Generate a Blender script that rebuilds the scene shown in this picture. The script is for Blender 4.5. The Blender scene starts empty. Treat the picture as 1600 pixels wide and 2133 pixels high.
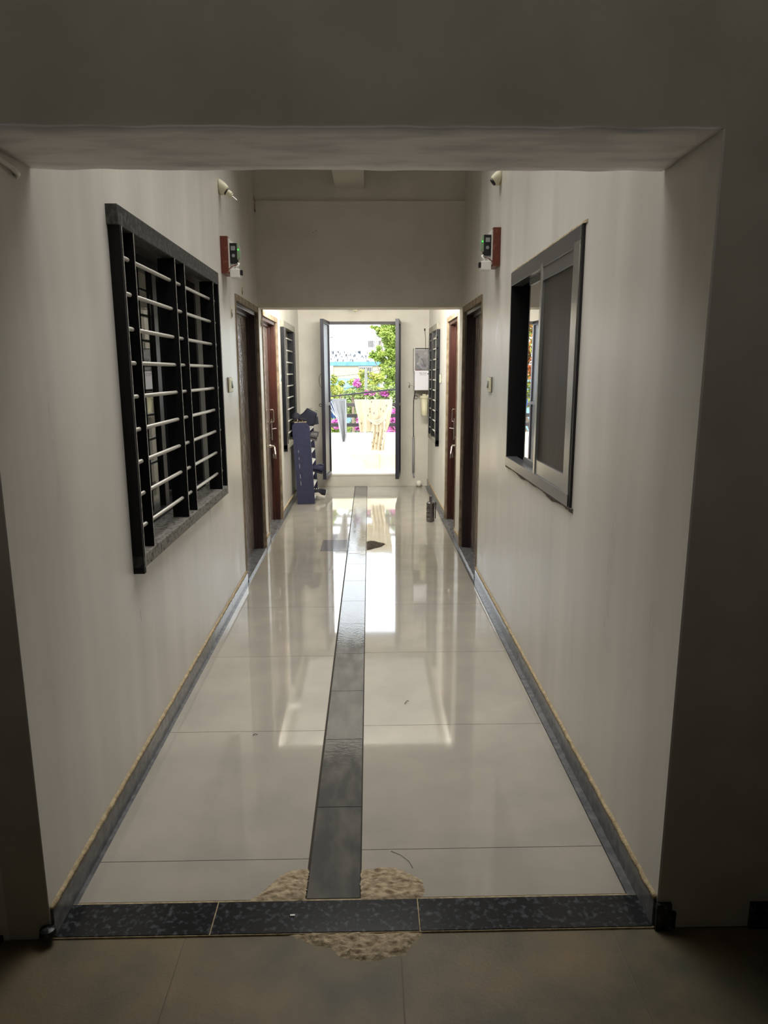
import bpy, bmesh, math, random
from mathutils import Vector, Matrix, noise
random.seed(7)
SC = bpy.context.scene
COL = SC.collection
R = math.radians

# ------------------------------------------------------------------ camera
H_CAM = 1.5
PITCH, YAW, ROLL, F_PX = R(11.35), R(1.18), R(-0.15), 1450.0
cd = bpy.data.cameras.new('camera')
cam = bpy.data.objects.new('camera', cd)
COL.objects.link(cam)
cd.sensor_fit = 'VERTICAL'
cd.sensor_height = 24.0
cd.lens = 24.0 * F_PX / 2133.0
cd.clip_start = 0.02
cd.clip_end = 500
fw = Vector((math.sin(YAW) * math.cos(PITCH), math.cos(YAW) * math.cos(PITCH), -math.sin(PITCH)))
rt = fw.cross(Vector((0, 0, 1))).normalized()
up = rt.cross(fw)
rt2 = rt * math.cos(ROLL) + up * math.sin(ROLL)
up2 = up * math.cos(ROLL) - rt * math.sin(ROLL)
M = Matrix((rt2, up2, -fw)).transposed().to_4x4()
M.translation = (0, 0, H_CAM)
cam.matrix_world = M
SC.camera = cam

# ------------------------------------------------------------------ light
W = bpy.data.worlds.new('daylight')
SC.world = W
W.use_nodes = True
nt = W.node_tree
bg = nt.nodes['Background']
bg.inputs['Color'].default_value = (0.88, 0.95, 1.0, 1)
bg.inputs['Strength'].default_value = 5.0

YD_ = 5.93
def lamp(name, kind, loc, energy, rot=(0, 0, 0), **k):
    l = bpy.data.lights.new(name, kind)
    l.energy = energy
    for a, v in k.items():
        setattr(l, a, v)
    o = bpy.data.objects.new(name, l)
    o.location = loc
    o.rotation_euler = rot
    COL.objects.link(o)
    return o

lamp('sun', 'SUN', (0, -5, 20), 9.0, (R(38), 0, R(-25)), angle=R(1.0), color=(1, .95, .86))
lamp('ceiling_fill', 'AREA', (-.05, 3.45, 3.27), 31.0, (0, 0, 0), shape='RECTANGLE', size=1.1, size_y=2.9, spread=R(105), color=(1, .985, .96))  # added fill under the closed ceiling
lamp('far_ceiling_fill', 'AREA', (-.06, 7.6, 2.316), 8.0, (0, 0, 0), shape='RECTANGLE', size=1.55, size_y=2.6, color=(1, .96, .87))  # added fill that brightens the far section, out of sight above the beam
lamp('beam_fill', 'AREA', (-.06, YD_ + .235, 2.17), 62.0, (R(84), 0, 0), shape='RECTANGLE', size=1.5, size_y=.22, color=(1, .97, .88))  # unseen fill added behind the dropped beam to brighten the far end
lamp('hall_fill', 'AREA', (0, -2.6, 2.4), 4.2, (R(97), 0, 0), shape='RECTANGLE', size=3.0, size_y=.8, spread=R(80), color=(1, .95, .88))  # weak fill added behind the viewer to lift the entrance wall
p_ = lamp('door_portal', 'AREA', (-.07, 9.42, 1.15), 1.0, (R(-90), 0, 0), shape='RECTANGLE', size=.96, size_y=1.98)
p_.data.cycles.is_portal = True

SC.view_settings.view_transform = 'Standard'
SC.view_settings.look = 'None'
SC.view_settings.gamma = 1
SC.view_settings.exposure = 0.0
SC.view_settings.use_curve_mapping = False

# ------------------------------------------------------------------ materials
def lin(c):
    return tuple((x / 12.92 if x <= .04045 else ((x + .055) / 1.055) ** 2.4) for x in [v / 255 for v in c])

def mat(name, c, rough=.5, metal=0, c2=None, nscale=8, namt=.5, stretch=(1, 1, 1), bump=0, bscale=40, bstretch=(1, 1, 1),
        rough2=None, spec=.5, coat=0, trans=0, ior=1.45, emis=0, alpha=1, detail=4, contrast=(.35, .65), gen=False):
    m = bpy.data.materials.new(name)
    m.use_nodes = True
    n, L = m.node_tree.nodes, m.node_tree.links
    b = n['Principled BSDF']
    c = lin(c)
    b.inputs['Base Color'].default_value = (*c, 1)
    b.inputs['Roughness'].default_value = rough
    b.inputs['Metallic'].default_value = metal
    b.inputs['Specular IOR Level'].default_value = spec
    b.inputs['Coat Weight'].default_value = coat
    b.inputs['Coat Roughness'].default_value = .03
    b.inputs['Transmission Weight'].default_value = trans
    b.inputs['IOR'].default_value = ior
    b.inputs['Alpha'].default_value = alpha
    if emis:
        b.inputs['Emission Color'].default_value = (*c, 1)
        b.inputs['Emission Strength'].default_value = emis
    if c2 is not None or bump or rough2 is not None:
        tc = n.new('ShaderNodeTexCoord')
    def noisetex(scale, st, det):
        mp = n.new('ShaderNodeMapping')
        mp.inputs['Scale'].default_value = st
        L.new(tc.outputs['Object'], mp.inputs['Vector'])
        t = n.new('ShaderNodeTexNoise')
        t.inputs['Scale'].default_value = scale
        t.inputs['Detail'].default_value = det
        L.new(mp.outputs['Vector'], t.inputs['Vector'])
        return t
    if c2 is not None or rough2 is not None:
        t = noisetex(nscale, stretch, detail)
        r = n.new('ShaderNodeValToRGB')
        r.color_ramp.elements[0].position = contrast[0]
        r.color_ramp.elements[1].position = contrast[1]
        L.new(t.outputs['Fac'], r.inputs['Fac'])
        if c2 is not None:
            r2 = n.new('ShaderNodeValToRGB')
            r2.color_ramp.elements[0].color = (*c, 1)
            r2.color_ramp.elements[1].color = (*lin(c2), 1)
            r2.color_ramp.elements[0].position = contrast[0]
            r2.color_ramp.elements[1].position = contrast[1]
            L.new(t.outputs['Fac'], r2.inputs['Fac'])
            L.new(r2.outputs['Color'], b.inputs['Base Color'])
        if rough2 is not None:
            mr = n.new('ShaderNodeMapRange')
            mr.inputs['To Min'].default_value = rough
            mr.inputs['To Max'].default_value = rough2
            L.new(r.outputs['Color'], mr.inputs['Value'])
            L.new(mr.outputs['Result'], b.inputs['Roughness'])
    if bump:
        t = noisetex(bscale, bstretch, 3)
        bm_ = n.new('ShaderNodeBump')
        bm_.inputs['Strength'].default_value = min(1, bump)
        bm_.inputs['Distance'].default_value = .004 * max(1, bump)
        L.new(t.outputs['Fac'], bm_.inputs['Height'])
        L.new(bm_.outputs['Normal'], b.inputs['Normal'])
    return m

WALL = mat('wall_paint', (222, 218, 209), .38, c2=(194, 190, 182), nscale=4.5, stretch=(1.2, 1.2, .13), bump=.12, bscale=9,
           bstretch=(1, 1, .22), rough2=.24, contrast=(.3, .85))
WALLF = mat('fascia_paint', (218, 213, 202), .6, c2=(209, 204, 193), nscale=4, bump=.1, bscale=25)
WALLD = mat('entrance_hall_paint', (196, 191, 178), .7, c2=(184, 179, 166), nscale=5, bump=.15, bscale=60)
SOFFIT = mat('lintel_plaster', (238, 233, 230), .6, c2=(206, 203, 202), nscale=5, stretch=(1, 3, 1), bump=.5, bscale=14, contrast=(.45, .7))
FLOOR = mat('polished_tile', (176, 169, 156), .035, c2=(162, 157, 147), nscale=4.5, rough2=.09, spec=.55, coat=.35, contrast=(.3, .7), detail=8)
GROUT = mat('dark_grout', (62, 56, 48), .9)
SLATE = mat('slate_tile', (88, 87, 85), .07, c2=(116, 113, 106), nscale=16, stretch=(1, .4, 1), rough2=.16, bump=.1, bscale=60, contrast=(.4, .8), detail=8)
BROWNT = mat('brown_tile', (140, 126, 108), .1, c2=(120, 108, 94), nscale=20)
GRANITE = mat('black_granite', (30, 31, 33), .22, c2=(92, 96, 100), nscale=62, stretch=(1, 1, 1), contrast=(.52, .82), detail=6)
SKIRT = mat('grey_skirting', (96, 97, 99), .18, c2=(128, 128, 128), nscale=30, contrast=(.4, .75), detail=6)
RUSTIC = mat('rustic_tile', (130, 112, 84), .5, c2=(76, 78, 64), nscale=3.2, bump=.25, bscale=120, contrast=(.35, .68), detail=9)
RGROUT = mat('pale_grout', (120, 112, 98), .9)
CEMENT = mat('rough_cement', (196, 178, 148), .95, c2=(120, 104, 80), nscale=45, stretch=(1, 2.2, 1), bump=1, bscale=120, contrast=(.35, .7), detail=8)
CEMENTD = mat('dark_cement', (96, 84, 70), .9, c2=(60, 52, 44), nscale=60, bump=1, bscale=150)
BEAD = mat('rough_plaster', (196, 178, 142), .9, c2=(160, 142, 112), nscale=60, bump=1, bscale=160)
BLACK = mat('black_enamel', (9, 9, 11), .55, spec=.25, bump=.1, bscale=60)
LITEDGE = mat('painted_lit_edge', (176, 172, 164), .45, c2=(110, 108, 102), nscale=60, contrast=(.4, .7))  # pale colour stands in for light catching the front edges of the black bars
NAVYF = mat('dark_blue_enamel', (14, 15, 22), .45, spec=.3, bump=.1, bscale=60)
STEELW = mat('silver_rod', (198, 194, 184), .38, metal=.3)
FRAMEG = mat('painted_stone', (50, 50, 50), .55, c2=(92, 90, 86), nscale=50, bump=.4, bscale=70, contrast=(.45, .7))
SILLG = mat('grey_granite_sill', (120, 117, 110), .6, c2=(36, 35, 34), nscale=55, bump=.6, bscale=80, contrast=(.5, .66), detail=6)
ALU = mat('grey_aluminium', (132, 132, 134), .3, metal=.7)
ALUD = mat('dark_aluminium', (46, 45, 46), .35, metal=.5)
GLASS = mat('window_glass', (225, 232, 228), .0, trans=1, ior=1.5)
MESHM = mat('insect_screen', (56, 50, 43), .5, c2=(44, 40, 35), nscale=7, stretch=(1, 3, .08), bump=.05, bscale=400, contrast=(.3, .7))
ROOMD = mat('unlit_room_paint', (70, 66, 60), .9)
CURT = mat('dark_curtain', (50, 52, 64), .9)
WOOD = mat('dark_red_wood', (70, 38, 30), .3, c2=(46, 26, 24), nscale=6, stretch=(3, 3, .3), bump=.1, bscale=20, bstretch=(3, 3, .3))
WOODB = mat('dark_brown_wood', (56, 42, 40), .32, c2=(38, 29, 29), nscale=6, stretch=(3, 3, .3), bump=.1, bscale=20, bstretch=(3, 3, .3))
LIPW = mat('weathered_edge', (150, 134, 112), .8, c2=(112, 96, 76), nscale=14, bump=.4, bscale=60)
CHROME = mat('chrome', (205, 200, 192), .15, metal=1)
WHITEP = mat('white_plastic', (232, 230, 222), .35)
CREAMP = mat('cream_plastic', (222, 216, 186), .4)
BLKP = mat('black_plastic', (24, 24, 26), .4)
GREYP = mat('grey_plastic', (150, 150, 150), .5)
BOARDM = mat('meter_board_wood', (104, 50, 34), .45, c2=(150, 92, 72), nscale=38, contrast=(.55, .72), detail=6)
GREENP = mat('green_circuit', (136, 158, 128), .5)
GREENL = mat('green_led', (60, 255, 90), .3, emis=1.5)
NAVY = mat('navy_laminate', (48, 50, 74), .4, c2=(54, 56, 82), nscale=20, bump=.05, bscale=80)
CLEARP = mat('clear_plastic', (240, 240, 246), .12, trans=.85, ior=1.3)
STEELT = mat('brushed_steel', (150, 145, 142), .28, metal=.85, c2=(110, 106, 108), nscale=12, stretch=(1, 1, 3))
STONEH = mat('grey_beige_stone', (150, 146, 132), .6, c2=(128, 124, 112), nscale=20)
GALV = mat('galvanised_perforated', (84, 84, 86), .45, metal=.3, c2=(44, 44, 48), nscale=120, contrast=(.45, .55))
PARA = mat('white_parapet', (250, 246, 232), .7, c2=(244, 236, 214), nscale=3)
TILEB = mat('balcony_tile', (236, 222, 196), .4, c2=(226, 208, 178), nscale=5)
RAILM = mat('railing_paint', (52, 50, 52), .5)
CLOTHG = mat('grey_cotton', (150, 154, 162), .95, bump=.3, bscale=60)
CLOTHB = mat('blue_cotton', (62, 88, 142), .95)
CLOTHW = mat('white_cotton', (210, 214, 222), .95)
LEAF = mat('leaf_green', (112, 138, 52), .7, c2=(140, 158, 74), nscale=3)
LEAFY = mat('leaf_yellow_green', (156, 158, 70), .7, c2=(120, 138, 60), nscale=6)
LEAFD = mat('leaf_dark', (92, 114, 60), .7, c2=(120, 134, 76), nscale=6)
BARK = mat('bark', (110, 98, 84), .9, bump=.6, bscale=30)
MAGE = mat('magenta_bract', (168, 74, 150), .8, c2=(190, 110, 165), nscale=9)
ORANG = mat('orange_blossom', (170, 84, 40), .8, c2=(150, 110, 60), nscale=9)
HOUSEW = mat('white_render', (214, 214, 214), .9)
HOUSEST = mat('stained_render', (208, 210, 214), .9, c2=(44, 52, 62), nscale=2.6, stretch=(4.2, 1, 1.2), contrast=(.46, .60), detail=8)
HOUSEC = mat('cream_render', (150, 144, 124), .9)
BLUET = mat('blue_trim', (72, 116, 148), .8, c2=(90, 130, 156), nscale=2)
BLUES = mat('blue_sheet', (66, 112, 146), .7)
BLUEL = mat('pale_blue_wall', (96, 126, 136), .9)
POLE = mat('concrete_pole', (96, 98, 92), .9)
GROUND = mat('dry_ground', (120, 108, 88), .95, c2=(96, 90, 70), nscale=.4)
CABLE = mat('black_cable', (52, 54, 56), .7)

def floral():
    m = bpy.data.materials.new('cream_print_cotton')
    m.use_nodes = True
    n, L = m.node_tree.nodes, m.node_tree.links
    b = n['Principled BSDF']
    b.inputs['Roughness'].default_value = .95
    tc = n.new('ShaderNodeTexCoord')
    mp = n.new('ShaderNodeMapping')
    mp.inputs['Scale'].default_value = (26, 1, 13)
    L.new(tc.outputs['Object'], mp.inputs['Vector'])
    v = n.new('ShaderNodeTexVoronoi')
    v.distance = 'CHEBYCHEV'
    v.inputs['Scale'].default_value = 1
    L.new(mp.outputs['Vector'], v.inputs['Vector'])
    r = n.new('ShaderNodeValToRGB')
    r.color_ramp.interpolation = 'CONSTANT'
    r.color_ramp.elements[0].color = (*lin((150, 130, 110)), 1)
    r.color_ramp.elements[1].position = .17
    r.color_ramp.elements[1].color = (*lin((226, 216, 194)), 1)
    L.new(v.outputs['Distance'], r.inputs['Fac'])
    L.new(r.outputs['Color'], b.inputs['Base Color'])
    return m
FLORAL = floral()

def emboss():
    m = bpy.data.materials.new('embossed_laminate')
    m.use_nodes = True
    n, L = m.node_tree.nodes, m.node_tree.links
    b = n['Principled BSDF']
    b.inputs['Base Color'].default_value = (*lin((160, 148, 140)), 1)
    b.inputs['Roughness'].default_value = .22
    b.inputs['Metallic'].default_value = .5
    b.inputs['Coat Weight'].default_value = .5
    tc = n.new('ShaderNodeTexCoord')
    mp = n.new('ShaderNodeMapping')
    mp.inputs['Scale'].default_value = (1, 1.0, .55)
    L.new(tc.outputs['Object'], mp.inputs['Vector'])
    w = n.new('ShaderNodeTexWave')
    w.wave_type = 'RINGS'
    w.inputs['Scale'].default_value = 4
    w.inputs['Distortion'].default_value = 14
    w.inputs['Detail'].default_value = 3
    w.inputs['Detail Scale'].default_value = 2.2
    L.new(mp.outputs['Vector'], w.inputs['Vector'])
    bu = n.new('ShaderNodeBump')
    bu.inputs['Strength'].default_value = .9
    bu.inputs['Distance'].default_value = .006
    L.new(w.outputs['Fac'], bu.inputs['Height'])
    L.new(bu.outputs['Normal'], b.inputs['Normal'])
    return m
EMBOSS = emboss()

# ------------------------------------------------------------------ helpers
def tag(o, label=None, cat=None, group=None, kind=None):
    if label: o['label'] = label
    if cat: o['category'] = cat
    if group: o['group'] = group
    if kind: o['kind'] = kind
    return o

def thing(name, loc, label, cat, group=None, rz=0, kind=None):
    o = bpy.data.objects.new(name, None)
    o.empty_display_size = .05
    o.location = loc
    o.rotation_euler = (0, 0, rz)
    COL.objects.link(o)
    return tag(o, label, cat, group, kind)

def text_mesh(body, size, m, parent, loc, rot, name):
    c = bpy.data.curves.new(name, 'FONT'); c.body = body; c.size = size; c.extrude = .0008; c.align_x = 'CENTER'
    t = bpy.data.objects.new(name, c); COL.objects.link(t)
    me = bpy.data.meshes.new_from_object(t)
    bpy.data.objects.remove(t)
    me.materials.clear(); me.materials.append(m)
    o = bpy.data.objects.new(name, me); COL.objects.link(o); o.parent = parent
    o.location = loc; o.rotation_euler = rot
    return o

class MB:
    def __init__(s):
        s.bm = bmesh.new()
    def box(s, x0, x1, y0, y1, z0, z1, bev=0):
        x0, x1 = sorted((x0, x1)); y0, y1 = sorted((y0, y1)); z0, z1 = sorted((z0, z1))
        r = bmesh.ops.create_cube(s.bm, size=1)
        vs = r['verts']
        for v in vs:
            v.co = Vector(((x0 + x1) / 2 + v.co.x * (x1 - x0), (y0 + y1) / 2 + v.co.y * (y1 - y0), (z0 + z1) / 2 + v.co.z * (z1 - z0)))
        if bev:
            es = list({e for v in vs for e in v.link_edges})
            bmesh.ops.bevel(s.bm, geom=es, offset=bev, segments=2, affect='EDGES', profile=.5)
        return s
    def tube(s, pts, r, seg=10, cap=True):
        pts = [Vector(p) for p in pts]
        rs = r if isinstance(r, (list, tuple)) else [r] * len(pts)
        rings = []
        prev = None
        for i, p in enumerate(pts):
            t = (pts[min(i + 1, len(pts) - 1)] - pts[max(i - 1, 0)]).normalized()
            if prev is None:
                a = Vector((0, 0, 1)) if abs(t.z) < .9 else Vector((1, 0, 0))
                u = t.cross(a).normalized()
            else:
                u = (prev - t * prev.dot(t)).normalized()
            prev = u
            w = t.cross(u)
            rings.append([s.bm.verts.new(p + (u * math.cos(2 * math.pi * k / seg) + w * math.sin(2 * math.pi * k / seg)) * rs[i]) for k in range(seg)])
        s.rings(rings, cap)
        return s
    def rings(s, rings, cap=True):
        n = len(rings[0])
        for a, b in zip(rings, rings[1:]):
            for k in range(n):
                s.bm.faces.new((a[k], a[(k + 1) % n], b[(k + 1) % n], b[k]))
        if cap:
            s.bm.faces.new(rings[0][::-1]); s.bm.faces.new(rings[-1])
    def loft(s, secs, cap=True):
        s.rings([[s.bm.verts.new(p) for p in sec] for sec in secs], cap)
        return s
    def lathe(s, prof, c=(0, 0, 0), seg=24, axis=None):
        q = Matrix.Identity(3) if axis is None else Vector((0, 0, 1)).rotation_difference(Vector(axis)).to_matrix()
        rings = [[s.bm.verts.new(Vector(c) + q @ Vector((r * math.cos(2 * math.pi * k / seg), r * math.sin(2 * math.pi * k / seg), z))) for k in range(seg)] for r, z in prof]
        s.rings(rings)
        return s
    def prism(s, poly, axis, a, b):
        def P(p, t):
            return {'x': (t, p[0], p[1]), 'y': (p[0], t, p[1]), 'z': (p[0], p[1], t)}[axis]
        s.loft([[P(p, a) for p in poly], [P(p, b) for p in poly]])
        return s
    def grid(s, fn, nu, nv):
        vs = [[s.bm.verts.new(fn(i / nu, j / nv)) for j in range(nv + 1)] for i in range(nu + 1)]
        for i in range(nu):
            for j in range(nv):
                s.bm.faces.new((vs[i][j], vs[i + 1][j], vs[i + 1][j + 1], vs[i][j + 1]))
        return s
    def build(s, name, m, parent=None, mx=1, smooth=False, thick=0, loc=None):
        if mx < 0:
            for v in s.bm.verts: v.co.x = -v.co.x
        bmesh.ops.recalc_face_normals(s.bm, faces=s.bm.faces)
        me = bpy.data.meshes.new(name)
        s.bm.to_mesh(me); s.bm.free()
        me.materials.append(m)
        if smooth:
            for p in me.polygons: p.use_smooth = True
        o = bpy.data.objects.new(name, me)
        COL.objects.link(o)
        if parent: o.parent = parent
        if loc: o.location = loc
        if thick:
            md = o.modifiers.new('solid', 'SOLIDIFY'); md.thickness = thick
        return o

def copy_tree(o, parent=None, root_loc=None):
    c = o.copy(); COL.objects.link(c)
    if parent: c.parent = parent
    if root_loc: c.location = root_loc
    for ch in list(o.children):
        copy_tree(ch, c)
    return c

# ------------------------------------------------------------------ dimensions
YB = 9.25                       # far wall
YF0, YF1 = 1.64, 1.95           # entrance lintel wall
YD = 5.93                       # dropped beam
TH_L = R(0.5)                   # left wall drifts outward a little
XR = .778
def XL(y):
    return -.868 - (min(y, YD) - YF0) * math.tan(TH_L)
LROT = TH_L

# ------------------------------------------------------------------ shell
def wall(name, s, y0, y1, z0, z1, holes, th=.22, m=WALL, label=None):
    ys = sorted({y0, y1, *[h[0] for h in holes], *[h[1] for h in holes]})
    zs = sorted({z0, z1, *[h[2] for h in holes], *[h[3] for h in holes]})
    b = MB()
    for ya, yb in zip(ys, ys[1:]):
        za = None
        for z_, zb in zip(zs, zs[1:]):
            cy, cz = (ya + yb) / 2, (z_ + zb) / 2
            solid = not any(h[0] < cy < h[1] and h[2] < cz < h[3] for h in holes)
            if solid and za is None: za = z_
            if (not solid) and za is not None:
                b.box(0, -th, ya, yb, za, z_); za = None
        if za is not None: b.box(0, -th, ya, yb, za, z1)
    bmesh.ops.remove_doubles(b.bm, verts=b.bm.verts, dist=1e-5)
    o = b.build(name, m, mx=1 if s < 0 else -1)
    return tag(o, label, 'wall', kind='structure')

# window / door rectangles (y0,y1,z0,z1)
W1 = (2.50, 4.14, .79, 2.05)     # left near
W3 = (7.36, 8.42, .70, 2.02)     # left far
W2 = (2.62, 3.90, .985, 2.02)    # right near
W4 = (7.80, 8.78, .70, 2.02)     # right far
D1 = (4.88, 5.88, 0, 2.01)
D2 = (6.12, 7.08, 0, 2.01)
D3 = (4.93, 5.87, 0, 2.01)
D4 = (6.24, 7.04, 0, 2.01)

def shift(r, y): return (r[0] - y, r[1] - y, r[2], r[3])
w = wall('wall_left', -1, 0, YD - YF0 + .01, -.05, 3.35, [shift(W1, YF0), shift(D1, YF0)], label='cream painted left wall of the corridor, near the entrance')
w.location = (XL(YF0), YF0 + .001, 0); w.rotation_euler = (0, 0, LROT)
w = wall('wall_left_far', -1, YD, YB + .2, -.05, 2.6, [W3, D2], label='brightly lit left wall of the corridor beyond the dropped beam')
w.location = (XL(YD), 0, 0)
w = wall('wall_right', 1, YF0 + .001, YD, -.05, 3.35, [W2, D3], label='cream painted right wall of the corridor, near the entrance')
w.location = (XR, 0, 0)
w = wall('wall_right_far', 1, YD, YB + .2, -.05, 2.6, [W4, D4], label='brightly lit right wall of the corridor beyond the dropped beam')
w.location = (XR, 0, 0)

# entrance wall (faces the camera) with its opening
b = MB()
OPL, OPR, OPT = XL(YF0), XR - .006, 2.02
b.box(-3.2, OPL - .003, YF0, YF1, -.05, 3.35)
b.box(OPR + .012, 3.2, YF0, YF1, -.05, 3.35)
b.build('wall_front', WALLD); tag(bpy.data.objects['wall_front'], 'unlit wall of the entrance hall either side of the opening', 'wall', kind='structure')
b = MB().box(OPL - .003, OPR + .012, YF0, YF1, OPT, 3.35)
tag(b.build('beam_entrance', WALLD), 'unlit header wall above the corridor opening', 'wall', kind='structure')
# rough plastered soffit of the header, slightly wavy edge
b = MB()
def sof(u, v):
    x = OPL + (OPR - OPL) * u
    return (x, YF0 - .003 + (YF1 - YF0 + .006) * v, OPT - .004 - .004 * noise.noise((x * 3, v * 2, 1)) - .003 * noise.noise((x * 11, v * 5, 4)))
b.grid(sof, 90, 8)
tag(b.build('trim_lintel_soffit', SOFFIT, smooth=True, thick=-.006), 'pale rough plaster underside of the opening header', 'soffit', kind='structure')
# entrance hall shell
b = MB()
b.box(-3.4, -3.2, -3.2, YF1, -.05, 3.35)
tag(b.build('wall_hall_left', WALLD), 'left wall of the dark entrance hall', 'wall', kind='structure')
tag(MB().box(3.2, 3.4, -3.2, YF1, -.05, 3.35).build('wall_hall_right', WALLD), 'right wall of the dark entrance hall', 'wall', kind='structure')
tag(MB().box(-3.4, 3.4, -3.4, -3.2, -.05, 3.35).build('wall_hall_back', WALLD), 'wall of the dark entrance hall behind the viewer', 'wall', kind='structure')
b = MB().box(-3.4, 3.4, -3.4, YD + .3, 3.3, 3.5)
tag(b.build('ceiling', WALLF), 'ceiling of the hall and the near corridor', 'ceiling', kind='structure')
b = MB().box(-1.2, 1.05, YD + .1, YB + .2, 2.32, 2.5)
tag(b.build('ceiling_far', WALL), 'low bright ceiling over the far half of the corridor', 'ceiling', kind='structure')
# dropped beam / fascia
b = MB()
b.box(-1.15, 1.0, YD, YD + .22, 2.022, 2.83).box(-1.15, 1.0, YD + .02, YD + .22, 2.83, 3.4)
b.box(-1.15, 1.0, YD - .004, YD + .1, 2.80, 2.838)
tag(b.build('wall_beam', WALLF), 'cream fascia wall above the low beam across the corridor', 'wall', kind='structure')
b = MB().box(-.262, -.03, 5.0, YD + .05, 2.94, 3.32)
tag(b.build('trim_ceiling_beam', WALLF), 'short ceiling beam meeting the fascia near the top', 'beam', kind='structure')

# far wall with the balcony door opening
OX0, OX1, OZ0, OZ1 = -.545, .405, .15, 2.14
b = MB()
b.box(-1.1, OX0, YB, YB + .16, -.05, 2.6).box(OX1, 1.0, YB, YB + .16, -.05, 2.6)
b.box(OX0, OX1, YB, YB + .16, OZ1, 2.6).box(OX0, OX1, YB, YB + .16, -.05, OZ0)
bmesh.ops.remove_doubles(b.bm, verts=b.bm.verts, dist=1e-5)
tag(b.build('wall_back', WALLF), 'cream end wall around the balcony door', 'wall', kind='structure')
tag(MB().box(OX0 - .0, OX1, YB - .012, YB + .2, OZ0 - .005, OZ0 + .022, .004).build('sill_balcony', mat('white_sill', (238, 234, 224), .3)), 'white sill slab under the balcony door', 'sill', kind='structure')

# corridor floor
b = MB().box(-1.2, 1.1, YF0, YB + .1, -.06, -.0035)
tag(b.build('floor_bed', GROUT), 'dark mortar showing in the joints between the floor tiles', 'floor', kind='structure')
SX0, SX1 = -.192, -.036
b = MB()
def tile(x0, x1, y0, y1, g=.0012, z=0.0):
    b.box(x0 + g, x1 - g, y0 + g, y1 - g, -.006, z)
ysr = [1.765] + [1.975 + .8 * k for k in range(9)] + [YB]
ysl = [1.765] + [1.937 + .8 * k for k in range(10)]
ysl = [y for y in ysl if y < YB - .05] + [YB]
for a_, c_ in zip(ysr, ysr[1:]): tile(SX1 + .002, .743, a_, c_)
for a_, c_ in zip(ysl, ysl[1:]):
    if a_ < 5.9 and c_ > 6.0:
        pass
    tile(-.862 - (.036 * min(1, (a_ - 1.7) / 4.3)), SX0 - .006, a_, c_)
tag(b.build('floor', FLOOR), 'polished beige floor tiles of the corridor', 'floor', kind='structure')
b = MB()
js = [1.765, 2.20, 2.66, 3.11, 3.56, 4.02, 4.45, 4.91, 5.37, 5.80, 6.18, 6.54, 6.91, 7.27, 7.61, 8.06, 8.54, YB]
for a_, c_ in zip(js, js[1:]): tile(SX0, SX1, a_, c_, .0015, .0012)
tag(b.build('trim_centre_strip', SLATE), 'narrow dark slate strip down the middle of the corridor floor', 'floor strip', kind='structure')
b = MB(); tile(-.43, -.195, 5.785, 6.185, .001, .0014)
tag(b.build('trim_patch_tile', mat('grey_patch', (120, 118, 120), .08)), 'grey rectangular patch tile left of the centre strip', 'floor tile', kind='structure')
b = MB()
b.box(-.182, -.10, 5.70, 5.79, -.004, .0024).box(-.085, -.04, 5.66, 5.79, -.004, .0024)
tag(b.build('trim_broken_tile', BROWNT), 'broken brown tile pieces in the centre strip', 'floor tile', kind='structure')
# border strips
b = MB().box(.745, XR + .01, YF0 + .12, YB, -.004, .0008)
tag(b.build('trim_border_right', SKIRT), 'grey tile border along the right side of the floor', 'floor border', kind='structure')
b = MB(); b.loft([[(XL(y) - .02, y, -.004), (XL(y) + .021, y, -.004), (XL(y) + .021, y, .001), (XL(y) - .02, y, .001)] for y in (YF0 + .12, YD, YB)])
tag(b.build('trim_border_left', SKIRT), 'grey tile border along the left side of the floor', 'floor border', kind='structure')
# granite threshold: three slabs
b = MB()
for x0, x1 in ((-.868, -.4455), (-.4425, .1285), (.1315, .772)):
    b.box(x0, x1, 1.640, 1.757, -.02, .003, .0015)
tag(b.build('trim_threshold', GRANITE), 'black granite threshold slabs at the corridor entrance', 'threshold', kind='structure')
tag(MB().box(-.9, .79, 1.638, 1.764, -.03, .0005).build('trim_threshold_bed', BEAD), 'pale mortar around the granite threshold slabs', 'mortar', kind='structure')
# hall floor
b = MB()
for x0 in [-3.2 + .01 + .0 + (.5825 * k) - .0 for k in range(-1, 13)]:
    xa = -.508 - .5825 * 5 + .5825 * round((x0 + 3.2) / .5825)
    for y0 in (-3.2, -2.6, -2.0, -1.4, -.8, -.2, .42, 1.03):
        b.box(max(-3.2, xa + .0015), min(3.2, xa + .581), y0 + .0015, y0 + .6 if y0 < 1 else 1.636, -.03, -.004)
tag(b.build('floor_hall', RUSTIC), 'brown rustic tile floor of the dark entrance hall', 'floor', kind='structure')
tag(MB().box(-3.3, 3.3, -3.3, 1.64, -.06, -.0055).build('floor_hall_grout', RGROUT), 'pale grout between the brown hall tiles', 'floor', kind='structure')

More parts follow.
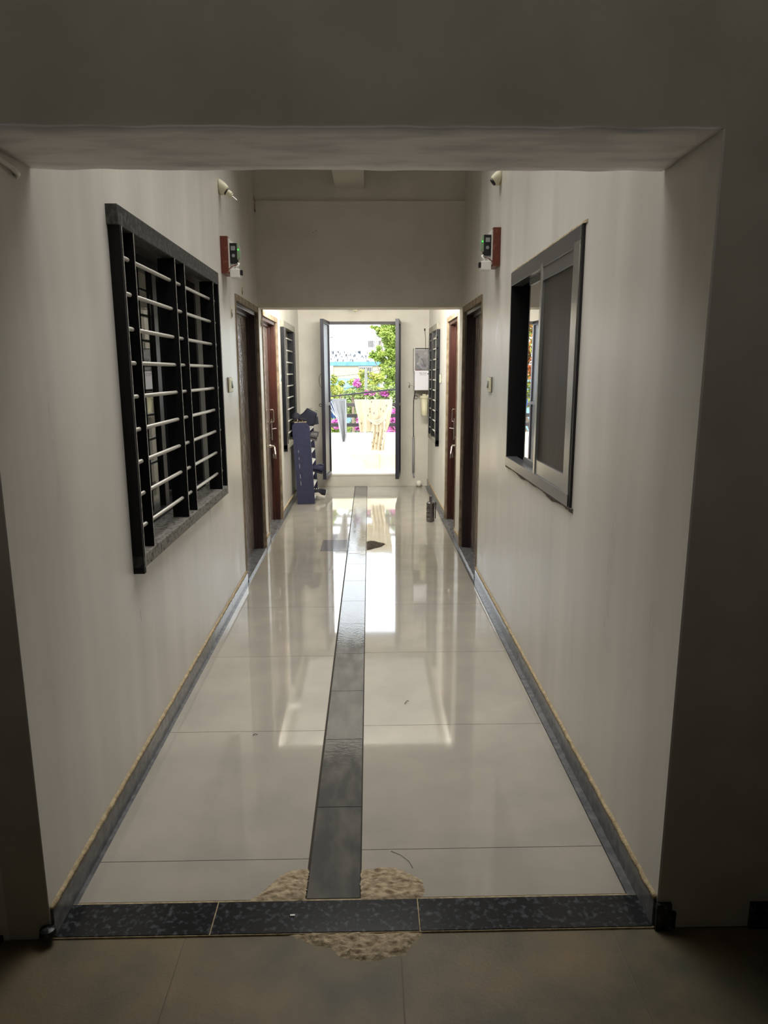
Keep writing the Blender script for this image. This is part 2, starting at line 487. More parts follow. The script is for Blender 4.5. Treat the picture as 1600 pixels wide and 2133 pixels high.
# skirting with rough plaster bead on top
def bead(path, seed):
    b = MB()
    secs = []
    for (x, y, z, nx) in path:
        h = .012 + .010 * noise.noise((y * 9, seed, 0)) + .005 * noise.noise((y * 31, seed, 2))
        o = .007 + .004 * noise.noise((y * 23, seed, 5))
        secs.append([(x - nx * .01, y, z - .002), (x + nx * (o + .004), y, z - .002), (x + nx * o, y, z + h * .6), (x - nx * .01, y, z + h)])
    b.loft(secs)
    return b
def baseboard(name, segs, xf, nx, label):
    root = None
    b = MB()
    for y0, y1 in segs:
        b.loft([[(xf(y) - nx * .01, y, 0), (xf(y) + nx * .008, y, 0), (xf(y) + nx * .008, y, .085), (xf(y) - nx * .01, y, .085)] for y in (y0, y1)])
    o = b.build(name, SKIRT)
    tag(o, label, 'skirting', kind='structure')
    for i, (y0, y1) in enumerate(segs):
        n_ = max(4, int((y1 - y0) / .02))
        q = bead([(xf(y0 + (y1 - y0) * k / n_), y0 + (y1 - y0) * k / n_, .085, nx) for k in range(n_ + 1)], nx * 3 + i).build('plaster_bead', BEAD, o, smooth=True)
        tag(q, 'rough yellowish plaster bead')
baseboard('baseboard_left', [(YF0 + .005, D1[0]), (D1[1], D2[0]), (D2[1], YB)], XL, 1, 'grey skirting along the left wall')
baseboard('baseboard_right', [(YF0 + .005, D3[0]), (D3[1], D4[0]), (D4[1], YB)], lambda y: XR, -1, 'grey skirting along the right wall')
b = MB().box(1.035, 3.2, YF0 - .012, YF0 + .01, -.01, .075).box(OPR + .002, .815, YF0 - .012, YF0 + .01, -.01, .078)
b.box(.81, .83, YF0 - .008, YF0 + .01, .0, .05)
tag(b.build('baseboard_hall_right', GRANITE), 'black granite skirting of the hall right of the opening', 'skirting', kind='structure')
b = MB().box(-3.2, OPL - .13, YF0 - .012, YF0 + .01, -.01, .012).lathe([(.001, 0), (.022, .002), (.02, .02), (.001, .026)], (OPL - .004, YF0 - .012, .02))
tag(b.build('baseboard_hall_left', GRANITE), 'black granite skirting of the hall left of the opening', 'skirting', kind='structure')

# ------------------------------------------------------------------ cement patches
def inside(p, poly):
    c = False
    for i in range(len(poly)):
        a, d = poly[i], poly[i - 1]
        if (a[1] > p[1]) != (d[1] > p[1]) and p[0] < (d[0] - a[0]) * (p[1] - a[1]) / (d[1] - a[1]) + a[0]:
            c = not c
    return c
def dist(p, poly):
    m_ = 9
    P = Vector(p)
    for i in range(len(poly)):
        a, d = Vector(poly[i]), Vector(poly[i - 1])
        t = max(0, min(1, (P - a).dot(d - a) / max(1e-9, (d - a).length_squared)))
        m_ = min(m_, (P - a - (d - a) * t).length)
    return m_
def patch(name, poly, h, m, z0, label, res=.004, sx=60, sy=160):
    xs = [p[0] for p in poly]; ys = [p[1] for p in poly]
    b = MB(); bm = b.bm; V = {}
    nx_, ny_ = int((max(xs) - min(xs)) / res) + 2, int((max(ys) - min(ys)) / res) + 2
    def P(i, j):
        if (i, j) not in V:
            x, y = min(xs) + i * res, min(ys) + j * res
            jx = x + .006 * noise.noise((x * 60, y * 60, 3)); jy = y + .006 * noise.noise((x * 60, y * 60, 8))
            ins = inside((jx, jy), poly)
            d = dist((jx, jy), poly) if ins else 0
            z = z0 - .001 + min(1, d / .012) * (h + h * .9 * noise.noise((x * sx * .5, y * sy * .5, 1)) + h * .5 * noise.noise((x * 90, y * 220, 5)))
            V[i, j] = (bm.verts.new((jx, jy, z)), ins)
        return V[i, j]
    for i in range(nx_):
        for j in range(ny_):
            q = [P(i, j), P(i + 1, j), P(i + 1, j + 1), P(i, j + 1)]
            if sum(k[1] for k in q) >= 2:
                bm.faces.new([k[0] for k in q])
    for v in list(bm.verts):
        if not v.link_faces: bm.verts.remove(v)
    o = b.build(name, m, smooth=True)
    return tag(o, label, 'cement patch')
patch('cement_patch', [(-.36, 1.760), (-.33, 1.79), (-.27, 1.872), (-.25, 1.884), (-.196, 1.888), (-.196, 1.757)], .006, CEMENT, .001,
      'triangular rough cement patch left of the dark centre strip, behind the threshold')
patch('cement_patch', [(-.035, 1.757), (-.035, 1.88), (.03, 1.892), (.07, 1.888), (.115, 1.86), (.152, 1.83), (.15, 1.775), (.128, 1.754), (.06, 1.75)], .006, CEMENT, .001,
      'lumpy cement patch right of the dark centre strip, behind the threshold')
patch('cement_patch', [(-.245, 1.642), (-.20, 1.622), (-.16, 1.603), (-.11, 1.592), (-.09, 1.562), (-.04, 1.548), (.0, 1.545), (.05, 1.56), (.085, 1.562), (.10, 1.59), (.135, 1.63), (.135, 1.642)], .009, CEMENT, -.004,
      'long rough cement patch on the brown floor in front of the threshold')
patch('cement_patch', [(-.03, 5.80), (-.03, 6.12), (.03, 6.13), (.11, 6.05), (.135, 6.02), (.10, 5.93), (.03, 5.86)], .008, CEMENTD, .001,
      'small dark hole patched with cement midway down the corridor', res=.008)

# ------------------------------------------------------------------ windows
def frame_boxes(b, u0, u1, y0, y1, z0, z1, t):
    b.box(u0, u1, y0, y0 + t, z0, z1).box(u0, u1, y1 - t, y1, z0, z1)
    b.box(u0, u1, y0 + t, y1 - t, z0, z0 + t).box(u0, u1, y0 + t, y1 - t, z1 - t, z1)

def grille_window(name, s, rect, loc, rz, flats, nrods, label, colm, glass_u=-.12, shutter=None, curtain=CURT, ends=False):
    y0, y1, z0, z1 = rect
    root = thing(name, loc, label, 'window', kind='structure', rz=rz)
    mx = 1 if s < 0 else -1
    L_ = y1 - y0
    H_ = z1 - z0
    D = .04
    b = MB().box(-.02, D, -.01, L_ + .01, H_ - .062, H_ + .004, .003)
    tag(b.build('window_head', FRAMEG if colm is BLACK else STONEH, root, mx), 'speckled grey painted head slab')
    b = MB().box(-.15, D, 0, L_, 0, .05, .003)
    tag(b.build('window_sill', SILLG if colm is BLACK else STONEH, root, mx), 'mottled grey stone sill with flaking black paint')
    for ya in (0, L_ - .022):
        jb = MB().box(-.02, D, ya, ya + .022, .05 if ya else -.02, H_ - .062).build('window_jamb', colm, root, mx)
        tag(MB().box(D, D + .0012, ya + .016, ya + .022, .0, H_ - .062).build('lit_edge', LITEDGE, jb, mx), 'pale strip painted as the lit edge')
    for fy in flats:
        fl = MB().box(-.035, D - .002, fy, fy + .006, .05, H_ - .062).build('grille_flat', colm, root, mx)
        tag(MB().box(D - .002, D - .0005, fy, fy + .006, .05, H_ - .062).build('lit_edge', LITEDGE, fl, mx), 'pale strip painted as the lit edge')
    for k in range(nrods):
        z = .05 + (H_ - .112) * (k + .75) / (nrods + .5)
        ru = .028 if ends else .012
        MB().tube([(ru, 0 if ends else .023, z), (ru, L_ - (0 if ends else .023), z)], .0078, 10).build('grille_rod', STEELW, root, mx, smooth=True)
    # sliding sashes behind
    b = MB(); frame_boxes(b, glass_u - .03, glass_u + (.03 if not ends else 0), .02, L_ - .02, .05, H_ - .06, .04)
    b.box(glass_u + .0, glass_u + .03, L_ * .5 - .03, L_ * .5 + .03, .06, H_ - .06)
    b.build('sash_frame', ALUD, root, mx)
    if shutter:
        MB().box(glass_u - .012, glass_u - .006, .06, L_ - .06, .09, H_ - .1).build('shutter_panel', shutter, root, mx)
    else:
        MB().box(glass_u + .012, glass_u + .016, .06, L_ * .5 - .03, .09, H_ - .1).build('window_pane', GLASS, root, mx)
        MB().box(glass_u - .016, glass_u - .012, L_ * .5 + .03, L_ - .06, .09, H_ - .1).build('window_pane', GLASS, root, mx)
    if not shutter:
        b = MB()
        b.grid(lambda u, v: (glass_u - .12 + .02 * math.sin(u * 46), .02 + (L_ - .04) * u, .03 + (H_ - .06) * v), 120, 2)
        b.build('curtain', curtain, root, mx, smooth=True)
    # closed dark room behind
    b = MB().box(-.22, -1.3, -.3, L_ + .3, -.3, H_ + .3)
    bm = b.bm; bm.faces.ensure_lookup_table()
    f = min(bm.faces, key=lambda f: abs(f.calc_center_median().x + .22))
    bmesh.ops.delete(bm, geom=[f], context='FACES')
    b.build('room_behind', ROOMD, root, mx)
    return root

L1 = W1[1] - W1[0]
grille_window('window_1', -1, W1, (XL(W1[0]), W1[0], W1[2]), LROT, [.145, .70, .865, 1.49], 9,
              'large black grilled window with silver rods on the left wall', BLACK)
grille_window('window_3', -1, W3, (XL(YD), W3[0], W3[2]), 0, [.12, .96], 9,
              'narrow looking black grilled window on the far left wall, behind the shoe rack', NAVYF)
grille_window('window_4', 1, W4, (XR, W4[0], W4[2]), 0, [.90], 10,
              'black grilled window on the far right wall, near the water purifier', NAVYF, shutter=mat('pale_grey_shutter', (150, 150, 140), .5, c2=(128, 128, 118), nscale=10, stretch=(1, 6, .3)), ends=True, glass_u=.018)

# right near sliding window
y0, y1, z0, z1 = W2
L_, H_ = y1 - y0, z1 - z0
root = thing('window_2', (XR, y0, z0), 'aluminium sliding window with dark screen on the right wall', 'window', kind='structure')
b = MB(); frame_boxes(b, -.14, .010, 0, L_, 0, H_, .018)
b.build('window_frame', ALUD, root, -1)
b = MB(); b.box(-.05, .014, .018, L_ - .005, 0.001, .05, .002).box(-.05, .012, .018, L_ - .005, H_ - .07, H_ - .001, .002)
b.build('window_track', ALU, root, -1)
SILV = mat('bright_aluminium', (186, 186, 184), .22, metal=.8)
b = MB()
b.box(-.012, .013, .019, .10, .03, H_ - .05, .004).box(-.012, .013, .575, .61, .03, H_ - .05, .004)
b.box(-.010, .008, .10, .575, .05, .115, .002)
sash = b.build('screen_sash', SILV, root, -1)
MB().box(-.010, .007, .10, .575, H_ - .125, H_ - .07, .002).build('sash_rail', ALU, sash, -1)
MB().box(-.004, -.001, .098, .577, .113, H_ - .123).build('insect_screen', MESHM, sash, -1)
b = MB()
b.box(-.045, -.022, .54, .57, .05, H_ - .07, .003).box(-.045, -.030, .985, 1.0, .05, H_ - .07, .002)
b.box(-.044, -.024, .57, .985, .05, .08, .002).box(-.044, -.024, .57, .985, H_ - .10, H_ - .07, .002)
sash = b.build('glass_sash', ALUD, root, -1)
MB().box(-.036, -.031, .568, .988, .078, H_ - .098).build('window_pane', GLASS, sash, -1)
b = MB().grid(lambda u, v: (-.165 + .02 * math.sin(u * 60), .02 + (L_ - .04) * u, .0 + H_ * v), 120, 2)
b.build('curtain', mat('black_curtain', (26, 24, 26), .9), root, -1, smooth=True)
b = MB().box(-.225, -1.3, -.3, L_ + .3, -.3, H_ + .3)
f = min(b.bm.faces, key=lambda f: abs(f.calc_center_median().x + .225))
bmesh.ops.delete(b.bm, geom=[f], context='FACES')
b.build('room_behind', ROOMD, root, -1)
# broken plaster under and around it
b = MB()
secs = []
for k in range(81):
    v = -.02 + (L_ + .03) * k / 80
    d = .014 + .035 * max(0, noise.noise((v * 5, 2, 0)) + .25) * (1 - .6 * k / 80) + .006 * noise.noise((v * 40, 1, 0))
    secs.append([(-.02, v, 0), (.010, v, 0), (.006 + .003 * noise.noise((v * 60, 0, 0)), v, -d * .6), (-.005, v, -d)])
b.loft(secs)
tag(b.build('plaster_edge', mat('chipped_plaster', (120, 116, 106), .9, c2=(88, 84, 76), nscale=50, bump=.8, bscale=90), root, -1), 'chipped grey plaster under the window')
b = MB()
b.loft([[(-.02, -.02 + (L_ + .03) * k / 60, H_), (.004, -.02 + (L_ + .03) * k / 60, H_), (.003, -.02 + (L_ + .03) * k / 60, H_ + .01 + .004 * noise.noise((k * .4, 0, 0))), (-.01, -.02 + (L_ + .03) * k / 60, H_ + .014)] for k in range(61)])
tag(b.build('plaster_edge', BEAD, root, -1), 'brownish plaster line above the window')

# ------------------------------------------------------------------ doors
def flat_door(name, s, rect, loc, rz, wood, label, handles=False):
    y0, y1, z0, z1 = rect
    L_, H_ = y1 - y0, z1
    mx = 1 if s < 0 else -1
    root = thing(name, loc, label, 'door', kind='structure', rz=rz)
    FT = .062
    b = MB()
    for ya, yb in ((.0, FT), (L_ - FT, L_)):
        b.box(-.14, -.012, ya, yb, .0, H_, .003)
        yy = (yb - .004, yb + .018) if ya == 0 else (ya - .018, ya + .004)
        b.box(-.14, -.062, yy[0], yy[1], 0, H_ - FT, .002)
    b.box(-.14, -.012, FT, L_ - FT, H_ - FT, H_, .003)
    b.box(-.14, -.062, FT, L_ - FT, H_ - FT - .018, H_ - FT + .004, .002)
    b.build('door_frame', wood, root, mx)
    b = MB()
    b.box(-.012, .010, L_ - .022, L_ + .014, .0, H_ + .012, .003).box(-.012, .006, -.012, .018, 0, H_ + .01, .003)
    b.box(-.012, .008, .018, L_ - .022, H_ - .034, H_ + .012, .003)
    tag(b.build('door_edging', LIPW, root, mx), 'weathered beige edge strip around the frame')
    b = MB()
    b.box(-.02, .012, L_ - .03, L_ + .022, 0, .15, .004)
    tag(b.build('plinth_block', LIPW, root, mx), 'rough brown block at the foot of the frame')
    MB().box(-.118, -.084, FT + .002, L_ - FT - .002, .022, H_ - FT - .002).build('door_panel', EMBOSS, root, mx)
    MB().box(-.14, .012, .018, L_ - .022, -.004, .020, .002).build('door_threshold', SKIRT, root, mx)
    if handles:
        hy = L_ - FT - .06
        b = MB().tube([(-.07, hy, 1.02), (-.045, hy, 1.02), (-.04, hy, 1.03), (-.04, hy, 1.13), (-.045, hy, 1.14), (-.07, hy, 1.14)], .005, 8)
        b.tube([(-.062, hy, .84), (-.062, hy, 1.05)], .006, 8).tube([(-.062, hy, .95), (-.02, hy + .02, .955)], .006, 8)
        b.box(-.084, -.062, hy - .015, hy + .015, .86, .875).box(-.084, -.062, hy - .015, hy + .015, 1.0, 1.015)
        b.build('door_bolt', CHROME, root, mx, smooth=False)
        b = MB().lathe([(.001, -.004), (.022, -.004), (.022, .008), (.010, .012), (.010, .04), (.001, .042)], (-.084, hy, .78), 14, (1, 0, 0))
        b.tube([(-.046, hy, .78), (-.040, hy - .01, .765), (-.028, hy - .05, .72), (-.02, hy - .09, .665)], [.009, .009, .008, .006], 8)
        b.build('door_handle', CHROME, root, mx, smooth=True)
        b = MB().box(-.06, -.045, hy - .02, hy + .02, .66, .70, .003).tube([(-.05, hy - .012, .70), (-.05, hy - .012, .72), (-.05, hy + .012, .72), (-.05, hy + .012, .70)], .003, 6)
        b.build('padlock', CHROME, root, mx)
    return root
flat_door('door_1', -1, D1, (XL(D1[0]), D1[0], 0), LROT, WOODB, 'nearer flat door on the left wall with embossed panel')
flat_door('door_2', -1, D2, (XL(YD), D2[0], 0), 0, WOOD, 'farther reddish framed flat door on the left wall', True)
flat_door('door_3', 1, D3, (XR, D3[0], 0), 0, WOODB, 'nearer flat door on the right wall with shiny embossed panel')
flat_door('door_4', 1, D4, (XR, D4[0], 0), 0, WOOD, 'farther flat door on the right wall with chrome bolt', True)

# balcony double door
root = thing('door_5', (0, YB, 0), 'open double metal door to the balcony at the end of the corridor', 'door', kind='structure')
b = MB()
b.box(OX0, OX0 + .028, .02, .07, OZ0 + .02, OZ1).box(OX1 - .024, OX1, .02, .07, OZ0 + .02, OZ1).box(OX0, OX1, .02, .07, OZ1 - .035, OZ1)
b.build('door_frame', mat('dark_plum_enamel', (58, 50, 56), .45), root)
def leaf(hx, ang, side, nm='door_leaf'):
    # local: y from 0 (hinge) to -.48 (free edge), x thickness
    lf = bpy.data.objects.new(nm, None); COL.objects.link(lf); lf.parent = root
    lf.location = (hx, -.005, 0); lf.rotation_euler = (0, 0, ang)
    b = MB(); z0, z1 = OZ0 + .015, OZ1 + .0
    T = .022
    b.box(-T, T, -.48, -.44, z0 - .0, z1, .002).box(-T, T, -.03, 0, z0, z1, .002)
    b.box(-T, T, -.44, -.03, z0, z0 + .05, .002).box(-T, T, -.44, -.03, z1 - .05, z1, .002).box(-T, T, -.44, -.03, 1.08, 1.12, .002)
    b.build('leaf_frame', mat('leaf_enamel', (46, 44, 56), .4), lf)
    MB().box(-.004, .004, -.442, -.028, z0 + .045, z1 - .045).build('perforated_sheet', GALV, lf)
    b = MB()
    pts = [(side * (T + .016 * (1 - math.cos(t))), -.46, 1.10 + .016 * math.sin(t)) for t in [k * math.pi / 6 for k in range(13)]]
    b.tube(pts, .004, 6)
    b.build('pull_ring', BLKP, lf)
    b = MB()
    pts = [(side * (T + .04 * math.sin(t)), -.40, 1.40 + .09 * math.cos(t)) for t in [k * math.pi / 8 for k in range(9)]]
    b.tube(pts, .0025, 6)
    b.build('wire_loop', BLKP, lf)
    return lf
leaf(OX0 + .020, R(-5.5), -1)
leaf(OX1 - .012, R(-5.5), -1)

# ------------------------------------------------------------------ balcony
tag(MB().box(-1.6, 1.6, YB + .16, 10.85, -.1, .05).build('floor_balcony', TILEB), 'tan tiled balcony floor', 'floor', kind='structure')
tag(MB().box(-1.6, 1.6, 10.62, 10.78, .04, .59, .004).build('wall_parapet', PARA), 'white balcony parapet', 'wall', kind='structure')
b = MB()
for x0 in (-1.48, -1.07, -.66, -.255, .155, .56, .965):
    b.box(x0 + .001, x0 + .406, 10.608, 10.62, .04, .275 if x0 < .1 else .262)
tag(b.build('trim_parapet_tiles', TILEB), 'row of tan tiles along the foot of the parapet', 'tiles', kind='structure')
root = thing('balcony_railing', (0, 10.70, .59), 'dark grey metal railing of flat horizontal bars on the parapet', 'railing')
for z in (.095, .235, .40):
    MB().box(-1.6, 1.6, -.012, .012, z, z + .055, .003).build('rail_bar', RAILM, root)
for x in (-1.5, -.75, .72, 1.5):
    MB().box(x - .02, x + .02, -.016, .016, 0, .46, .002).build('rail_post', RAILM, root)
b = MB().box(-1.6, 1.6, YB + .16, 9.5, 2.45, 2.6)
tag(b.build('trim_balcony_shade', PARA), 'narrow ledge above the balcony door', 'ledge', kind='structure')

# clothes line and washing
b = MB().tube([(-1.6, 10, 1.15), (-.6, 10, 1.128), (0, 10, 1.122), (.6, 10, 1.128), (1.6, 10, 1.15)], .003, 6)
line = b.build('clothes_line', CABLE); tag(line, 'thin clothes line strung across the balcony', 'clothes line')
def hanging(name, rows, m, label, cat, yoff=0, amp=.02, fr=30, nn=44, thick=.003, seed=0):
    b = MB()
    def fn(u, v):
        t = v * (len(rows) - 1); i = min(int(t), len(rows) - 2); f_ = t - i
        z = rows[i][0] * (1 - f_) + rows[i + 1][0] * f_
        xa = rows[i][1] * (1 - f_) + rows[i + 1][1] * f_
        xb = rows[i][2] * (1 - f_) + rows[i + 1][2] * f_
        x = xa + (xb - xa) * u
        y = amp * (.3 + v) * (math.sin(u * fr + v * 2 + seed) + .5 * math.sin(u * fr * 2.3 + seed)) + .012 * noise.noise((u * 4, v * 6, seed))
        z += .02 * v * noise.noise((u * 9, seed, 3)) * (1 if v > .9 else .2)
        return (x, y, z)
    b.grid(fn, nn, 40)
    o = b.build(name, m, smooth=True, thick=thick)
    o.location = (0, 10 + yoff, 0)
    tag(o, label, cat)
    return o
tr = hanging('trousers', [(1.126, -.525, -.322), (1.0, -.50, -.318), (.9, -.47, -.318), (.8, -.448, -.322), (.7, -.43, -.322), (.6, -.41, -.33), (.52, -.39, -.345)], CLOTHG,
             'pale grey trousers hanging by one leg on the clothes line', 'trousers', 0, .018, 9, seed=1)
MB().tube([(-.335, -.004, 1.12), (-.33, -.012, .9), (-.333, -.012, .7), (-.345, -.008, .56)], .006, 6).build('side_seam', CLOTHW, tr, smooth=True)
MB().box(-.525, -.322, -.008, .008, 1.096, 1.134, .003).build('waistband', CLOTHG, tr)
sh = hanging('printed_sheet', [(1.124, -.212, .333), (1.0, -.195, .325), (.88, -.165, .305), (.78, -.15, .285), (.70, -.142, .262), (.665, -.135, .245)], FLORAL,
             'cream printed cloth hanging knotted on the clothes line', 'cloth', -.01, .014, 24, 60, seed=4)
b = MB()
b.grid(lambda u, v: (.02 + .045 * v * 0 + (.20 - .0 * v) * u + .01 * math.sin(v * 5), -.02 + .02 * math.sin(u * 26 + v * 3), .80 - .40 * v + .03 * noise.noise((u * 8, 2, 1)) * v), 40, 24)
b.build('hanging_tail', FLORAL, sh, smooth=True, thick=.003)
for k, (a0, a1, dp) in enumerate(((-.02, .30, .14), (.0, .29, .17), (.02, .28, .20))):
    pts = [(a0 + (a1 - a0) * t, -.03 - .006 * k, (.84 - .012 * k) + .20 * t ** 2.2 - dp * .6 * math.sin(math.pi * t) * .55) for t in [i / 14 for i in range(15)]]
    MB().tube(pts, .011, 8).build('cloth_fold', FLORAL, sh, smooth=True)
for k, px in enumerate((-.05, .08, .31)):
    o = MB().box(-.006, .006, -.012, .012, -.02, .035, .002).build('clothes_peg', WHITEP)
    o.location = (px, 10, 1.125)
    tag(o, ['white peg clipped above the left part of the printed cloth', 'white peg clipped above the middle of the printed cloth', 'white peg clipped at the right end of the printed cloth'][k], 'clothes peg', 'pegs on the clothes line')
bs = hanging('striped_shirt', [(1.115, -.66, -.53), (1.0, -.64, -.505), (.93, -.62, -.47), (.86, -.60, -.45)], CLOTHB, 'blue and white striped shirt half hidden behind the grey trousers', 'shirt', .035, .015, 10, seed=8)
for k in range(3):
    MB().tube([(-.60 + .03 * k, -.012, 1.10), (-.56 + .03 * k, -.02, 1.0), (-.50 + .02 * k, -.02, .91 - .02 * k), (-.46, -.02, .885 - .02 * k)], .007, 6).build('white_stripe', CLOTHW, bs, smooth=True)
b = MB()
b.tube([(-3.5, 0, .95), (-.6, 0, 1.147), (-.2, 0, 1.19), (.3, 0, 1.245), (.9, 0, 1.275), (3.5, 0, 1.40)], [.008, .009, .013, .013, .011, .01], 8)
o = b.build('overhead_cable', CABLE, smooth=True); o.location = (0, 10.45, 0)
tag(o, 'thick grey cable bundle crossing just beyond the washing', 'cable')

# ------------------------------------------------------------------ outdoors
tag(MB().box(-60, 60, 10.9, 90, -3.6, -3.5).build('ground_outside', GROUND), 'dry ground below the balcony', 'ground', kind='structure')

def foliage(blobs, n, size, seed=0, flat=False):
    rnd = random.Random(seed)
    vs, fs = [], []
    tot = sum(b_[3] ** 2 for b_ in blobs)
    sub = []
    for (cx, cy, cz, r, *q) in blobs:
        for _ in range(22):
            d = Vector((rnd.gauss(0, 1), rnd.gauss(0, 1), rnd.gauss(0, 1))).normalized() * r * rnd.uniform(.25, 1.0)
            sub.append((cx + d.x, cy + d.y, cz + d.z * .9, r * rnd.uniform(.25, .5), *q))
    tot = sum(b_[3] ** 2 for b_ in sub)
    for (cx, cy, cz, r, *q) in sub:
        k = int(n * r * r / tot)
        sz = q[0] if q else .8
        for _ in range(k):
            d = Vector((rnd.gauss(0, 1), rnd.gauss(0, 1), rnd.gauss(0, 1))).normalized() * r * (rnd.random() ** .5)
            c = Vector((cx + d.x, cy + d.y, cz + d.z * sz))
            a = Vector((rnd.gauss(0, 1), rnd.gauss(0, 1), rnd.gauss(0, .6))).normalized()
            bb = a.cross(Vector((rnd.gauss(0, 1), rnd.gauss(0, 1), rnd.gauss(0, 1)))).normalized()
            s = size * rnd.uniform(.6, 1.3)
            i = len(vs)
            vs += [c - a * s, c + bb * s * .45, c + a * s, c - bb * s * .45]
            fs.append((i, i + 1, i + 2, i + 3))
    return vs, fs
def leafmesh(name, vf, m, parent, loc=None):
    me = bpy.data.meshes.new(name); me.from_pydata([tuple(v) for v in vf[0]], [], vf[1]); me.materials.append(m)
    o = bpy.data.objects.new(name, me); COL.objects.link(o)
    if parent: o.parent = parent
    return o
def tree(name, loc, blobs, n, size, m, label, cat='tree', trunk=.14, flowers=None, fm=None, fn=0, fs=.05, seed=1, group=None):
    root = thing(name, loc, label, cat, group)
    leafmesh('foliage', foliage(blobs, n, size, seed), m, root)
    b = MB()
    top = max(blobs, key=lambda q: q[3])
    b.tube([(0, 0, 0), (.05, .02, top[2] * .35), (top[0] * .4, top[1] * .4, top[2] * .7), (top[0] * .8, top[1] * .8, top[2] - top[3] * .3)], [trunk, trunk * .85, trunk * .6, trunk * .35], 10)
    for bl in blobs[:6]:
        b.tube([(top[0] * .3, top[1] * .3, top[2] * .55), ((top[0] * .3 + bl[0]) / 2, bl[1] / 2, (top[2] * .55 + bl[2]) / 2 - .05), (bl[0], bl[1], bl[2])], [trunk * .4, trunk * .28, trunk * .12], 6)
    b.build('trunk', BARK, root, smooth=True)
    if flowers:
        leafmesh('blossom', foliage(flowers, fn, fs, seed + 5), fm, root)
    return root
tx = .9
tree('leafy_tree', (tx, 26, -3.5), [(x - tx, 0, z + 3.5, r) for x, z, r in
     ((.66, 3.05, .40), (.95, 2.95, .45), (.30, 3.02, .16), (.12, 3.1, .08), (.42, 2.2, .34), (.12, 2.12, .15), (.75, 2.25, .35), (.98, 2.5, .45), (.72, 1.48, .40), (.95, 1.05, .35), (.50, 1.75, .16), (.45, 1.25, .18), (.9, 1.85, .35), (1.1, 3.3, .5), (1.9, 2.6, 1.0), (2.2, 1.4, .9))],
     110000, .036, LEAF, 'tall light green leafy tree on the right beyond the balcony', seed=3, trunk=.1)
tree('flame_tree', (-3.2, 20, -3.5), [(dx, 0, z, r) for dx, z, r in ((0, 5.2, .9), (-.8, 5.6, .8), (.9, 5.4, .7), (.2, 6.2, .7), (-.2, 4.3, .8), (.8, 4.2, .7))],
     6000, .07, LEAFY, 'tree with orange blossom standing left of the view, seen only in the window reflection', seed=4,
     flowers=[(dx, -.2, z, r) for dx, z, r in ((0, 5.4, 1.0), (-.8, 5.7, .9), (.9, 5.5, .8), (.2, 6.3, .8))], fm=ORANG, fn=5000, fs=.07)
# bougainvillea hedge beyond the railing
def boug(loc, blobs, fl, label, seed, m=LEAFD, n=11000):
    return tree('bougainvillea_bush', loc, blobs, n, .026, m, label, 'bush', .02, fl, MAGE, 3000, .022, seed, 'bougainvillea bushes beyond the railing')
boug((-.15, 13.2, -3.5), [(-.08, 0, 4.76, .12), (.10, 0, 4.60, .2), (-.22, 0, 4.5, .2), (-.45, 0, 4.35, .2), (.3, 0, 4.45, .2), (-.15, 0, 4.35, .25), (.0, 0, 4.05, .28), (-.1, 0, 3.6, .4)],
     [(-.06, -.05, 4.80, .09), (.14, -.05, 4.62, .11), (.02, -.2, 4.2, .16), (-.05, -.25, 4.0, .12)],
     'bougainvillea with magenta flowers in the middle behind the railing', 11)
boug((.46, 12.1, -3.5), [(.0, 0, 4.62, .18), (-.2, 0, 4.6, .14), (.05, 0, 4.3, .25), (0, 0, 3.95, .3), (.1, 0, 3.5, .4)],
     [(-.2, -.05, 4.66, .09), (.0, -.25, 4.25, .18), (-.1, -.25, 4.0, .16)],
     'bougainvillea with pink flowers behind the right end of the railing', 12)
boug((-.78, 12.1, -3.5), [(.1, 0, 4.5, .14), (.0, 0, 4.3, .25), (.15, 0, 4.0, .28), (.2, 0, 3.6, .4)],
     [(.25, -.2, 4.15, .1), (.1, -.2, 4.3, .06)], 'bougainvillea with few flowers behind the left end of the railing', 13, LEAF)
# spiky yellow plants and shrubs
def spiky(loc, n, ln, m, label, seed, h=4.6):
    rnd = random.Random(seed)
    root = thing('spiky_plant', loc, label, 'plant', 'spiky leaved plants beyond the railing')
    b = MB().tube([(0, 0, 0), (.02, 0, h * .5), (0, 0, h)], .025, 6)
    b.build('stem', BARK, root)
    b = MB()
    for k in range(n):
        a = rnd.uniform(0, 6.28); e = rnd.uniform(.2, 1.2); l = ln * rnd.uniform(.6, 1.1)
        d = Vector((math.cos(a) * math.cos(e), math.sin(a) * math.cos(e), math.sin(e)))
        s = Vector((-math.sin(a), math.cos(a), 0)) * .012
        p0 = Vector((0, 0, h)); p1 = p0 + d * l * .55; p2 = p0 + d * l + Vector((0, 0, -l * .35))
        q = [b.bm.verts.new(v) for v in (p0 - s * .5, p0 + s * .5, p1 + s, p1 - s)]
        b.bm.faces.new(q)
        t = b.bm.verts.new(p2)
        b.bm.faces.new((q[3], q[2], t))
    b.build('leaf_blades', m, root, thick=.002)
    return root
spiky((-.60, 14.8, -3.5), 46, .30, LEAFY, 'yellow green spiky plant left of the bougainvillea', 2, 4.56)
spiky((-.26, 11.3, -3.5), 40, .24, LEAFD, 'dark spiky plant in front of the middle bougainvillea', 3, 4.62)
spiky((.26, 14.8, -3.5), 46, .30, LEAFY, 'yellow green spiky plant right of the magenta flowers', 5, 4.50)
tree('yellow_shrub', (-.15, 22, -3.5), [(-.02, 0, 4.92, .17), (.38, 0, 4.78, .26), (-.35, 0, 4.7, .16), (0, 0, 4.62, .3), (.3, 0, 4.4, .35), (-.2, 0, 4.3, .3)], 7000, .04, LEAFY, 'yellow green shrub in front of the far barred window', 'shrub', .04, seed=21, group='shrubs by the blue roof')
